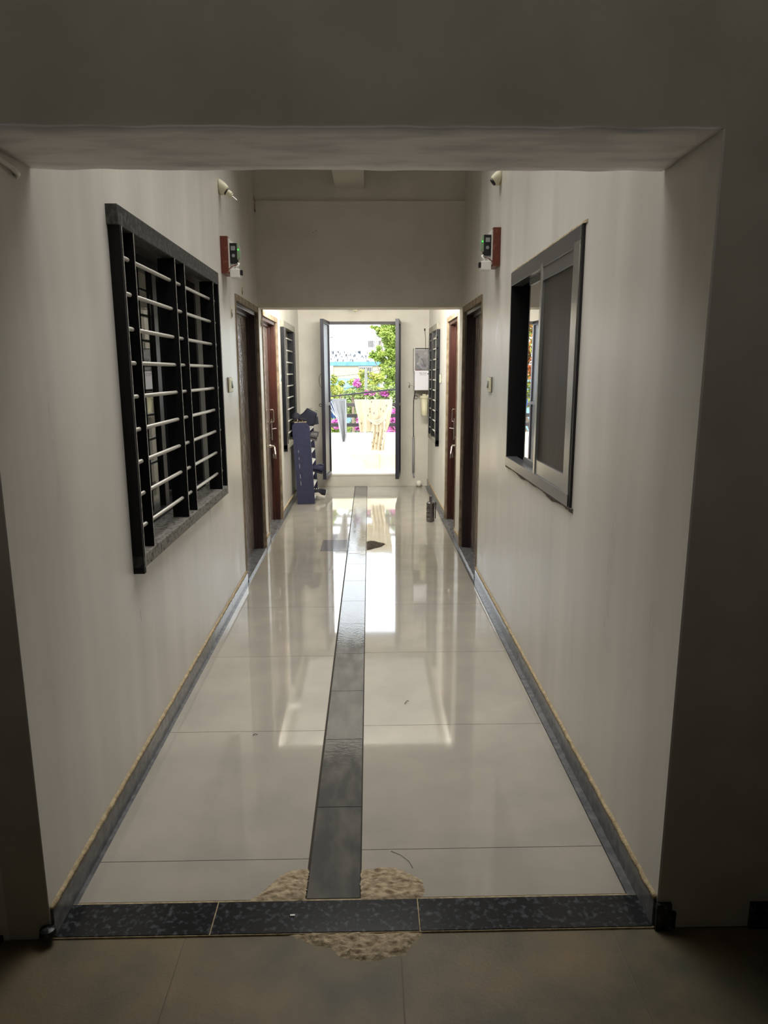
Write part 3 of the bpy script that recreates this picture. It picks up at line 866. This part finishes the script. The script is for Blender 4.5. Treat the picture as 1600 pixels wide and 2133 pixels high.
tree('yellow_shrub', (-1.1, 22, -3.5), [(0, 0, 4.8, .15), (.25, 0, 4.65, .13), (.05, 0, 4.5, .22), (.1, 0, 4.2, .3)], 3600, .04, LEAFY, 'small yellow green shrub at the left above the blue roof', 'shrub', .03, seed=22, group='shrubs by the blue roof')
o = MB().lathe([(.09, 0), (.045, 5.1), (.001, 5.12)], seg=12).build('utility_pole', POLE, smooth=True); o.location = (-.09, 21, -3.5)
tag(o, 'grey concrete pole in front of the far barred window', 'pole')
# houses
root = thing('white_house', (0, 56, -3.5), 'white two storey house with blue trim band far behind the trees', 'house')
b = MB().box(-9, 1.1, 0, 8, 0, 5.5); b.build('lower_wall', HOUSEC, root)
b = MB().box(-9, 1.1, -.10, 8.0, 5.51, 5.82); b.build('blue_band', BLUET, root)
b = MB().box(-9, .15, -.05, 8, 5.82, 6.65); b.build('roof_parapet', HOUSEST, root)
b = MB().box(-.9, 6, 2, 8, 5.82, 8.6); b.build('upper_wall', HOUSEW, root)
b = MB().box(-9, -2.82, -.12, 0, 2.2, 5.5); b.build('side_panel', HOUSEW, root)
def barred(x0, x1, y, z0, z1, nb):
    f = MB().box(x0, x1, y - .03, y + .02, z0, z1).build('barred_window', mat('window_dark', (40, 38, 36), .6), root)
    b = MB()
    for k in range(nb):
        x = x0 + (x1 - x0) * (k + .5) / nb
        b.box(x - .015, x + .015, y - .06, y - .04, z0, z1)
    frame_boxes_x = [(x0 - .04, x1 + .04, z1, z1 + .05), (x0 - .04, x1 + .04, z0 - .05, z0)]
    for a in frame_boxes_x: b.box(a[0], a[1], y - .06, y - .02, a[2], a[3])
    b.build('window_bars', HOUSEW, f)
barred(-.78, .23, 0, 4.45, 5.39, 7)
barred(-.12, .44, 2, 6.98, 7.50, 5)
barred(.76, 1.0, 2, 6.98, 7.50, 2)
b = MB().tube([(-3.0, 1, 5.8), (-3.0, 1, 8.2)], .02, 6).tube([(-3.2, 1, 7.7), (-2.8, 1, 7.75)], .03, 6).tube([(-3.15, 1, 8.0), (-2.85, 1, 8.0)], .015, 6)
b.build('antenna', CABLE, root)
root = thing('blue_shed', (0, 28, -3.5), 'low pale blue building with bright blue sheet roof below the white house', 'building')
MB().box(-9, .35, .1, 5, 0, 4.42).build('wall', BLUEL, root)
b = MB()
b.prism([(-.25, 4.36), (-.25, 4.42), (2.6, 4.76), (2.6, 4.68)], 'x', -9.2, .42)
b.build('sheet_roof', BLUES, root)
for z in (4.44,):
    MB().box(-9.2, .42, -.27, -.24, 4.30, 4.44).build('gutter', BLUET, root)
for k, (za, zb, yy) in enumerate(((1.38, 1.78, 20.97), (1.0, 1.28, 20.97))):
    o = MB().tube([(-8, 0, za - .6), (-1.2, 0, za - .02), (0, 0, za + .1), (1, 0, zb), (8, 0, zb + 1.2)], .006, 5).build('street_wire', CABLE)
    o.location = (0, yy, 0)
    tag(o, ['thin wire crossing in front of the cream wall', 'thin wire crossing in front of the blue roof'][k], 'wire', 'overhead street wires')

# ------------------------------------------------------------------ meter boards and lamp holders (mirror pair)
def meter(name, s, loc, rz, label):
    mx = 1 if s < 0 else -1
    root = thing(name, loc, label, 'meter board', 'meter boards on the walls', rz)
    MB().box(0, .045, 0, .16, 0, .215, .002).build('backing_board', BOARDM, root, mx)
    MB().box(.045, .052, .01, .15, .01, .205).build('front_plate', WHITEP, root, mx)
    b = MB().box(.052, .096, .02, .07, .06, .178, .003)
    d = b.build('circuit_breaker', BLKP, root, mx)
    MB().box(.060, .086, .0165, .021, .135, .160).build('rating_label', GREYP, d, mx)
    MB().lathe([(.001, 0), (.010, 0), (.010, .004), (.001, .005)], (.074, .021, .105), 12, (0, -1, 0)).build('dial', GREYP, d, mx)
    MB().prism([(.096, .085), (.096, .178), (.104, .172), (.112, .13), (.110, .095)], 'y', .02, .07).build('clear_cover', GREENP, root, mx)
    MB().box(.101, .106, .017, .021, .135, .143).build('green_light', GREENL, root, mx)
    MB().tube([(.085, .03, .065), (.105, .025, .058), (.10, .02, .045), (.085, .02, .035)], .006, 8).build('white_cable', WHITEP, root, mx, smooth=True)
    MB().tube([(.045, .01, .025), (.07, .012, .045), (.09, .02, .05)], .003, 6).build('brown_wire', BOARDM, root, mx)
    b = MB().box(.052, .110, .0, .07, -.025, .028, .004)
    q = b.build('socket_adapter', WHITEP, root, mx)
    MB().box(.110, .124, .012, .045, -.008, .022, .003).build('plug', BLKP, q, mx)
    return root
meter('meter_board', -1, (XL(4.45), 4.45, 2.092), LROT, 'wooden meter board with breaker and adapter high on the left wall')
meter('meter_board', 1, (XR, 4.30, 2.115), 0, 'wooden meter board with breaker and adapter high on the right wall')

def holder(name, s, loc, rz, label, plug):
    mx = 1 if s < 0 else -1
    root = thing(name, loc, label, 'lamp holder', 'angled lamp holders on the walls', rz)
    ax = Vector((.78, 0, -.62)).normalized()
    rings = []
    b = MB()
    # dome blends from a wall disc to the tilted mouth
    N = 20
    secs = []
    for t in [0, .15, .35, .55, .75, .92, 1]:
        c0 = Vector((0, 0, 0)); c1 = ax * .055
        c = c0.lerp(c1, t)
        n_ = Vector((1, 0, 0)).slerp(ax, min(1, t * 1.2)) if t else Vector((1, 0, 0))
        r = .040 * math.cos(t * .95) ** .7
        u_ = Vector((0, 1, 0)); w_ = n_.cross(u_)
        secs.append([c + (u_ * math.cos(2 * math.pi * k / N) + w_ * math.sin(2 * math.pi * k / N)) * r for k in range(N)])
    b.loft(secs)
    b.build('holder_dome', CREAMP, root, mx, smooth=True)
    MB().lathe([(.001, 0), (.021, 0), (.021, .008), (.001, .009)], ax * .054, 16, ax).build('black_ring', BLKP, root, mx)
    MB().lathe([(.001, 0), (.010, .0), (.009, .012), (.001, .013)], ax * -.004 + Vector((.004, 0, -.045)), 10, (0, 0, -1)).build('fixing_screw', CREAMP, root, mx)
    if plug:
        q = MB().lathe([(.001, 0), (.019, 0), (.019, .026), (.015, .030), (.014, .036), (.001, .037)], ax * .062, 16, ax).build('adapter', CREAMP, root, mx, smooth=False)
        for dy in (-.007, .007):
            MB().tube([ax * .095 + Vector((0, dy, 0)), ax * .132 + Vector((0, dy, 0))], .0028, 8).build('pin', CHROME, q, mx)
    return root
holder('lamp_holder', -1, (XL(4.5), 4.50, 2.602), LROT, 'cream angled lamp holder with a two pin adapter high on the left wall', True)
holder('lamp_holder', 1, (XR, 4.36, 2.625), 0, 'empty cream angled lamp holder high on the right wall', False)

def switch(name, s, loc, rz, label, w_=.12, h_=.09):
    mx = 1 if s < 0 else -1
    root = thing(name, loc, label, 'switch', 'switch plates on the walls', rz)
    MB().box(0, .004, -.003, w_ + .003, -.003, h_ + .003).build('back_box', BLKP, root, mx)
    b = MB().box(.003, .013, 0, w_, 0, h_, .003); b.build('face_plate', CREAMP, root, mx)
    MB().prism([(.012, h_ * .25), (.020, h_ * .3), (.0135, h_ * .78)], 'y', w_ * .5, w_ * .8).build('rocker', mat('dark_rocker', (70, 72, 50), .4), root, mx)
    MB().box(.012, .0150, w_ * .1, w_ * .4, h_ * .2, h_ * .8, .001).build('blank_insert', CREAMP, root, mx)
    return root
switch('switch_plate', -1, (XL(4.5), 4.49, 1.378), LROT, 'cream switch plate beside the nearer left door')
switch('switch_plate', 1, (XR, 4.46, 1.375), 0, 'cream switch plate beside the nearer right door')
switch('switch_plate', -1, (XL(YD), 7.14, 1.385), 0, 'small cream switch plate between the farther left door and the grilled window', .09)
switch('switch_plate', 1, (XR, 7.62, 1.385), 0, 'small cream switch plate between the farther right door and the grilled window', .09)

# door numbers
BRN = mat('brown_numeral', (96, 66, 40), .5)
def number(txt, loc, rz, label, sz=.075):
    root = thing('door_number', loc, label, 'door number', 'brown door numbers', rz)
    MB().box(0, .002, 0, .05, 0, .075).build('number_plate', CREAMP, root)
    text_mesh(txt, sz, BRN, root, (.004, .025, .01), (R(90), 0, R(90)), 'numeral')
number('6', (XL(5.2) + .001, 5.14, 2.032), LROT, 'small brown number over the nearer left door')
number('6', (XL(4.76) + .001, 4.70, 1.845), LROT, 'small brown number on the wall just before the nearer left door')
number('6', (XL(YD) + .001, 6.03, 1.87), 0, 'small brown number on the narrow pier between the two left doors')

# fascia details
root = thing('round_cover_plate', (-.435, YD, 2.606), 'round cream cover plate with screw holes on the fascia', 'cover plate')
MB().lathe([(.001, 0), (.034, 0), (.033, .003), (.001, .0035)], (0, 0, 0), 28, (0, -1, 0)).build('cover', WALLF, root)
b = MB()
for x, z in ((-.008, -.006), (.012, .004), (.020, .012)): b.lathe([(.001, 0), (.003, 0), (.003, .001), (.0005, .0012)], (x, -.0035, z), 8, (0, -1, 0))
b.build('screw_holes', BLKP, root)
o = MB().tube([(-.02, 0, .55), (-.018, 0, .3), (-.016, 0, .08), (-.008, 0, .05), (.0, 0, .03), (-.002, 0, .02), (-.006, 0, -.03)], .005, 8).build('loose_wire', BEAD, smooth=True)
o.location = (XL(YD) + .012, YD - .02, 2.80); tag(o, 'loose wire running down the left corner of the fascia', 'wire')
MB().tube([(-.004, 0, -.028), (-.004, 0, -.05)], .004, 8).build('wire_end', BLKP, o)
o = MB().tube([(-.004, -.21, .016), (.0, -.12, .012), (.002, -.05, .006), (.0, -.02, .001), (-.014, .0, -.002), (-.03, .004, -.003)], .0075, 12).build('curved_pipe', mat('white_pipe', (206, 200, 190), .25), smooth=True)
o.location = (-.858, 1.875, 1.980); tag(o, 'short curved white pipe under the header at the top left', 'pipe')
# far ceiling fittings
root = thing('ceiling_lamp', (-.165, 8.9, 2.32), 'small round lamp fitting on the far ceiling above the balcony door', 'ceiling lamp')
MB().lathe([(.001, -.085), (.02, -.083), (.03, -.06), (.05, -.05), (.08, -.045), (.08, 0), (.001, 0)], seg=20).build('lamp_base', CREAMP, root, smooth=True)
MB().lathe([(.001, -.088), (.014, -.088), (.014, -.08), (.001, -.08)], seg=14).build('socket', BLKP, root)
root = thing('wall_spotlight', (XL(YD), 7.25, 2.15), 'small white lamp fitting high on the far left wall', 'lamp')
MB().box(0, .02, -.04, .04, -.02, .05, .003).build('wall_plate', WHITEP, root)
MB().loft([[(.02 + a, y, z) for y, z in ((-.03 + q, -.02 + q), (.03 - q, -.02 + q), (.03 - q, .03), (-.03 + q, .03))] for a, q in ((0, 0), (.07, .0), (.085, .01))]).build('lamp_head', WHITEP, root)

# ------------------------------------------------------------------ shoe rack
RL = .52
root = thing('shoe_rack', (-.835, 7.95, 0), 'tall navy shoe rack with white slanted shelves leaning by the far left wall', 'shoe rack')
root.rotation_euler = (0, R(-2.7), 0)
def panel_profile():
    pts = [(0, 0), (.20, 0), (.20, .86)]
    for k in range(1, 9):
        t = k / 8 * math.pi / 2
        pts.append((.12 + .08 * math.cos(t), .86 + .08 * math.sin(t)))
    for k in range(0, 6):
        t = math.pi / 2 + k / 5 * math.pi / 2
        pts.append((.05 + .05 * math.cos(t), .89 + .05 * math.sin(t)))
    return pts
MB().prism(panel_profile(), 'y', 0, .016).build('side_panel', NAVY, root)
MB().prism(panel_profile(), 'y', RL, RL + .016).build('side_panel', NAVY, root)
for z in (.22, .30, .42, .52, .60):
    tag(MB().box(.052 - .0, .0545, -.0006, .001, z, z + .05 * (1 if z < .5 else .5)).build('scratch_mark', WHITEP, root), 'thin white scratch')
MB().box(.0, .006, .016, RL, .05, .86).build('back_board', NAVY, root)
SHZ = (.05, .19, .32, .45, .58, .71, .84)
for z in SHZ:
    MB().prism([(.006, z + .05), (.198, z), (.198, z + .012), (.006, z + .062)], 'y', .016, RL).build('shelf', mat('white_laminate', (226, 222, 214), .5), root)
SHM = mat('dark_shoe_fabric', (34, 34, 46), .8, bump=.2, bscale=200)
SHG = mat('grey_shoe_leather', (84, 82, 84), .5)
SHW = mat('pale_rubber', (214, 208, 200), .6)
BEIG = mat('beige_sandal', (190, 172, 140), .7)

def shoe(name, loc, rz, label, um, sm, L_=.27, high=0, tilt=0):
    """heel at y=0, toe at +y; z up"""
    root = thing(name, loc, label, 'shoe', 'shoes kept on the rack', rz)
    root.rotation_euler = (tilt, 0, rz)
    st = [(0, .030, .012), (.06, .036, .003), (.14, .034, 0), (.20, .045, 0), (.25, .036, .002), (.27, .018, .006)]
    sc = L_ / .27
    b = MB()
    secs = []
    for y, w_, z in st:
        secs.append([(-w_, y * sc, .0), (w_, y * sc, .0), (w_ * 1.04, y * sc, .022), (-w_ * 1.04, y * sc, .022)])
    b.loft(secs); b.build('sole', sm, root)
    b = MB(); secs = []
    hs = [(0.004, .027, .085 + high), (.03, .032, .095 + high), (.07, .033, .090 + high * .8), (.11, .033, .078 + high * .1), (.16, .038, .062), (.21, .042, .05), (.25, .034, .04), (.268, .012, .028)]
    for y, w_, h in hs:
        ring = []
        for k in range(14):
            t = 2 * math.pi * k / 14
            cx = math.cos(t); cz = math.sin(t)
            zz = .020 + (h - .020) * (.5 + .5 * cz)
            ring.append((w_ * (abs(cx) ** .7) * (1 if cx > 0 else -1) * (1 if cz < 0 else (1 - .45 * cz)), y * sc, zz))
        secs.append(ring)
    b.loft(secs); b.build('upper', um, root, smooth=True)
    b = MB()
    for k in range(4):
        y = (.10 + .022 * k) * sc; z = .080 - .007 * k
        b.tube([(-.022, y, z), (0, y, z + .007), (.022, y, z)], .003, 6)
    b.build('laces', SHW if high == 0 else um, root)
    b = MB()
    b.tube([(.021 * math.cos(t), .042 * sc + .030 * sc * math.sin(t), .086 + high - .012 * max(0, math.sin(t))) for t in [k * math.pi / 8 for k in range(17)]], .006, 8)
    b.build('collar', um, root, smooth=True)
    MB().box(-.004, .004, -.003, .006, .05, .095 + high, .002).build('heel_tab', sm, root)
    return root
TI = R(14.7)
RY = R(90)   # heels point into the corridor
s_ = shoe('sneaker', (-.535, 8.19, .040), RY, 'dark and grey sneaker with pale sole sticking out of the lowest shelf', SHM, SHW, .27, tilt=TI)
MB().prism([(.05, .03), (.09, .045), (.13, .03), (.12, .024), (.07, .024)], 'x', -.034, -.0385).build('side_patch', SHW, s_)
shoe('shoe', (-.565, 8.25, .314), RY, 'navy slip-on shoe sticking out of the third lowest shelf', mat('navy_canvas', (44, 44, 70), .7), mat('navy_rubber', (30, 30, 44), .6), .25, .02, tilt=TI)
shoe('shoe', (-.615, 8.15, .713), RY, 'grey shoe sticking out of the second highest shelf', SHG, SHG, .23, .02, tilt=TI)
# slouched cap and black fabric bag on top
root = thing('baseball_cap', (-.835, 8.02, .985), 'black cap resting on the wall end of the rack top', 'cap')
b = MB(); secs = []
for t in [k / 8 for k in range(9)]:
    a = t * math.pi / 2
    secs.append([(.055 * math.cos(a) * math.cos(q), .07 * math.cos(a) * math.sin(q), .068 * math.sin(a)) for q in [2 * math.pi * k / 20 for k in range(20)]] if t < 1 else [(.001 * math.cos(q), .001 * math.sin(q), .068) for q in [2 * math.pi * k / 20 for k in range(20)]])
b.loft(secs); b.build('crown', SHM, root, smooth=True)
b = MB().grid(lambda u, v: (.04 + .075 * u, (-.05 + .1 * v) * (1 - .25 * u), .004 - .02 * u + .012 * math.sin(math.pi * v)), 10, 12)
b.build('visor', SHM, root, smooth=True, thick=.003)
root = thing('fabric_bag', (-.72, 8.10, .93), 'black slouched fabric bag with wire hooks on top of the shoe rack', 'bag')
out = [(-.10, .0), (-.04, -.03), (.02, -.047), (.078, -.038), (.082, -.03), (.10, .03), (.118, .10), (.112, .112), (.06, .135), (.006, .168), (-.004, .168), (-.04, .12), (-.08, .09), (-.13, .08)]
b = MB()
def shrink(f_): 
    cx = sum(p[0] for p in out) / len(out); cz = sum(p[1] for p in out) / len(out)
    return [(cx + (p[0] - cx) * f_, cz + (p[1] - cz) * f_) for p in out]
b.loft([[(p[0], y, p[1]) for p in shrink(f_)] for y, f_ in ((0, .75), (.02, .97), (.08, 1.0), (.13, .95), (.15, .7))])
bag = b.build('bag_body', mat('black_fabric', (30, 32, 48), .85, bump=.5, bscale=60), root, smooth=True)
md = bag.modifiers.new('soft', 'SUBSURF'); md.levels = md.render_levels = 2
for dx, dz in ((.045, .135), (.105, .11)):
    pts = [(dx + .012 * math.cos(t), .06, dz + .018 + .012 * math.sin(t)) for t in [-.5 + k * .45 for k in range(9)]]
    MB().tube(pts, .0022, 6).build('wire_hook', BLKP, root)
MB().prism([(.06, -.03), (.128, -.02), (.118, .07), (.08, .06)], 'y', .05, .14).build('side_flap', SHM, root)
for k, (x, y, rz) in enumerate(((-.845, 8.0, .4), (-.805, 7.99, -.5))):
    root = thing('sandal', (x + .01, y, .935), ['beige strap sandal peeking over the rack top next to the wall', 'beige strap sandal peeking over the rack top under the bag'][k], 'sandal', 'beige sandals on the rack top', rz)
    MB().box(-.02, .02, 0, .12, 0, .012, .004).build('sandal_sole', BEIG, root)
    MB().tube([(-.02, .03, .01), (-.015, .03, .032), (0, .03, .042), (.015, .03, .032), (.02, .03, .01)], .006, 8).build('sandal_strap', BEIG, root, smooth=True)

# ------------------------------------------------------------------ tiffin carrier
root = thing('tiffin_carrier', (.618, 6.97, 0), 'steel tiffin carrier standing on the floor beside the right wall', 'tiffin carrier')
for k in range(4):
    z = .004 + k * .046
    MB().lathe([(.001, 0), (.038, 0), (.042, .005), (.042, .038), (.0445, .040), (.0445, .044), (.001, .045)], (0, 0, z), 28).build('container', STEELT, root, smooth=False)
MB().lathe([(.001, 0), (.044, 0), (.044, .006), (.036, .014), (.001, .017)], (0, 0, .188), 28).build('container_lid', STEELT, root)
b = MB()
b.box(-.008, .011, -.050, -.045, .0, .262, .001).box(-.008, .011, .045, .050, .0, .262, .001).box(-.008, .011, -.050, .050, .258, .268, .002)
b.box(-.008, .011, -.05, .05, .0, .004)
tag(b.build('carrying_frame', mat('dull_steel', (118, 110, 110), .35, metal=.6), root), 'flat steel carrying frame with handle')
b = MB().box(.047, .056, -.006, .006, .03, .20, .002).tube([(.052, 0, .2), (.062, 0, .19), (.064, 0, .14)], .002, 6)
b.build('side_clip', BLKP, root)

# ------------------------------------------------------------------ water purifier and pipes
root = thing('water_purifier', (XR, 8.90, 1.275), 'white wall mounted water purifier with clear top cover beside the far right window', 'water purifier')
MB().box(-.205, 0, 0, .26, 0, .245, .006).build('lower_tank', mat('purifier_white', (226, 224, 232), .3), root)
b = MB()
b.box(-.03, 0, .0, .26, .245, .52, .003)
b.build('back_plate', WHITEP, root)
MB().box(-.212, -.2, .0, .26, .235, .52, .003).build('front_cover', WHITEP, root)
MB().box(-.205, -.012, .000, .004, .25, .52).build('side_window', CLEARP, root)
MB().box(-.2, -.012, .0, .26, .512, .52).build('top_cover', CLEARP, root)
for k, (x, z, r_) in enumerate(((-.06, .44, .035), (-.11, .36, .028), (-.15, .33, .024))):
    MB().lathe([(.001, 0), (r_, 0), (r_, .16), (.001, .165)], (x, .05, z), 16, (0, 1, 0)).build('filter_cartridge', WHITEP, root, smooth=True)
b = MB()
for k in range(3):
    pts = [(-.09 + (.045 + .01 * k) * math.cos(t), .03 - .004 * k, .35 + (.06 + .012 * k) * math.sin(t)) for t in [k * .7 + j * .4 for j in range(12)]]
    b.tube(pts, .005, 8)
b.build('white_tubing', WHITEP, root, smooth=True)
MB().box(-.15, -.06, .04, .12, .26, .32, .01).build('pump', mat('blue_pump', (74, 78, 130), .4), root)
b = MB().tube([(-.19, .03, .44), (-.16, .03, .42), (-.10, .03, .37), (-.08, .03, .30)], .006, 8).box(-.195, -.165, .02, .05, .42, .455, .003)
b.build('black_tube', BLKP, root)
MB().box(-.19, -.125, -.0015, .001, .248, .255).build('red_strip', mat('dark_red_label', (110, 40, 40), .5), root)
text_mesh('Mac Tech', .024, BLKP, root, (-.10, -.0012, .205), (R(90), 0, 0), 'brand_text')
MB().box(-.14, -.06, -.0012, .0, .190, .193).build('text_rule', BLKP, root)
MB().lathe([(.001, 0), (.009, 0), (.009, .002), (.001, .002)], (-.035, 0, .205), 12, (0, -1, 0)).build('round_mark', mat('dark_blue_mark', (40, 36, 90), .5), root)
b = MB().tube([(-.205, .05, .06), (-.25, .05, .06), (-.27, .05, .065), (-.27, .05, .03)], .006, 8).tube([(-.262, .05, .07), (-.262, .05, .09), (-.30, .05, .10)], .004, 6)
tag(b.build('tap', CHROME, root), 'small chrome tap on the front')
root = thing('filter_housing', (XR, 8.98, .95), 'cream cylindrical water filter hanging below the purifier', 'water filter')
MB().lathe([(.001, 0), (.036, 0), (.042, .01), (.046, .235), (.001, .236)], (-.075, .0, 0), 24).build('filter_bowl', CREAMP, root, smooth=True)
MB().lathe([(.001, 0), (.058, 0), (.058, .03), (.03, .035), (.02, .05), (.001, .051)], (-.075, .0, .225), 24).build('filter_cap', CREAMP, root)
MB().box(-.04, 0, -.03, .03, .22, .27, .003).build('bracket', WHITEP, root)
o = MB().tube([(0, 0, 0), (.004, 0, -.10), (.012, 0, -.30), (.012, 0, -.6), (.014, 0, -.72)], .0035, 6).build('power_cord', BLKP, smooth=True)
o.location = (.700, 8.96, 2.02); o.scale = (1, 1, .35); tag(o, 'thin black cord with plug running up from the purifier top', 'cord')
MB().tube([(0, 0, .04), (0, 0, -.04)], .009, 8).build('cord_plug', BLKP, o)
root = thing('drain_pipe', (.583, YB - .022, .18), 'grey plastic pipe sleeve standing up the end wall under the purifier', 'pipe')
MB().tube([(0, 0, 0), (0, 0, .48)], .016, 14).build('pipe_sleeve', GREYP, root, smooth=True)
MB().tube([(.0, .0, .48), (-.004, 0, .7), (-.002, 0, .95), (.02, -.02, 1.10)], .005, 8).build('black_tube', BLKP, root, smooth=True)
pts = [(.03 + .022 * math.cos(t), 0, 1.0 + .022 * math.sin(t)) for t in [k * .5 for k in range(12)]]
MB().tube(pts, .003, 6).build('tube_loop', BLKP, root, smooth=True)
MB().tube([(0, 0, 0), (.004, 0, -.05), (.012, -.01, -.06)], .010, 10).build('pipe_elbow', GREYP, root, smooth=True)
o = MB().lathe([(.001, -.042), (.02, -.037), (.037, -.02), (.042, 0), (.037, .02), (.02, .037), (.001, .042)], seg=24).build('white_ball', mat('glossy_white', (240, 236, 224), .15), smooth=True)
o.location = (.655, YB - .06, .043); tag(o, 'white ball on the floor in the far right corner', 'ball')

# ------------------------------------------------------------------ litter
def litter(name, pts, r, loc, label, m):
    o = MB().tube(pts, r, 6).build(name, m, smooth=True); o.location = loc
    return tag(o, label, 'litter')
litter('dry_twig', [(0, 0, 0), (.012, .02, .004), (.02, .018, .002)], .0015, (.155, 2.97, .003), 'tiny dark twig on the floor right of the centre strip', BLKP)
litter('dry_twig', [(0, 0, 0), (.01, .008, .003), (.02, .004, .0)], .0013, (-.50, 2.70, .003), 'tiny dark twig on the floor left of the centre strip', BLKP)
litter('hair_strand', [(0, 0, 0), (.03, -.02, .001), (.055, -.05, .001), (.065, -.08, .001)], .0006, (.06, 1.965, .001), 'thin hair on the tile beside the right cement patch', BLKP)
o = MB().box(-.007, .007, -.003, .003, 0, .003, .001).build('paper_scrap', WHITEP); o.location = (-.225, 1.70, .0031); tag(o, 'tiny white scrap on the black granite threshold', 'litter')
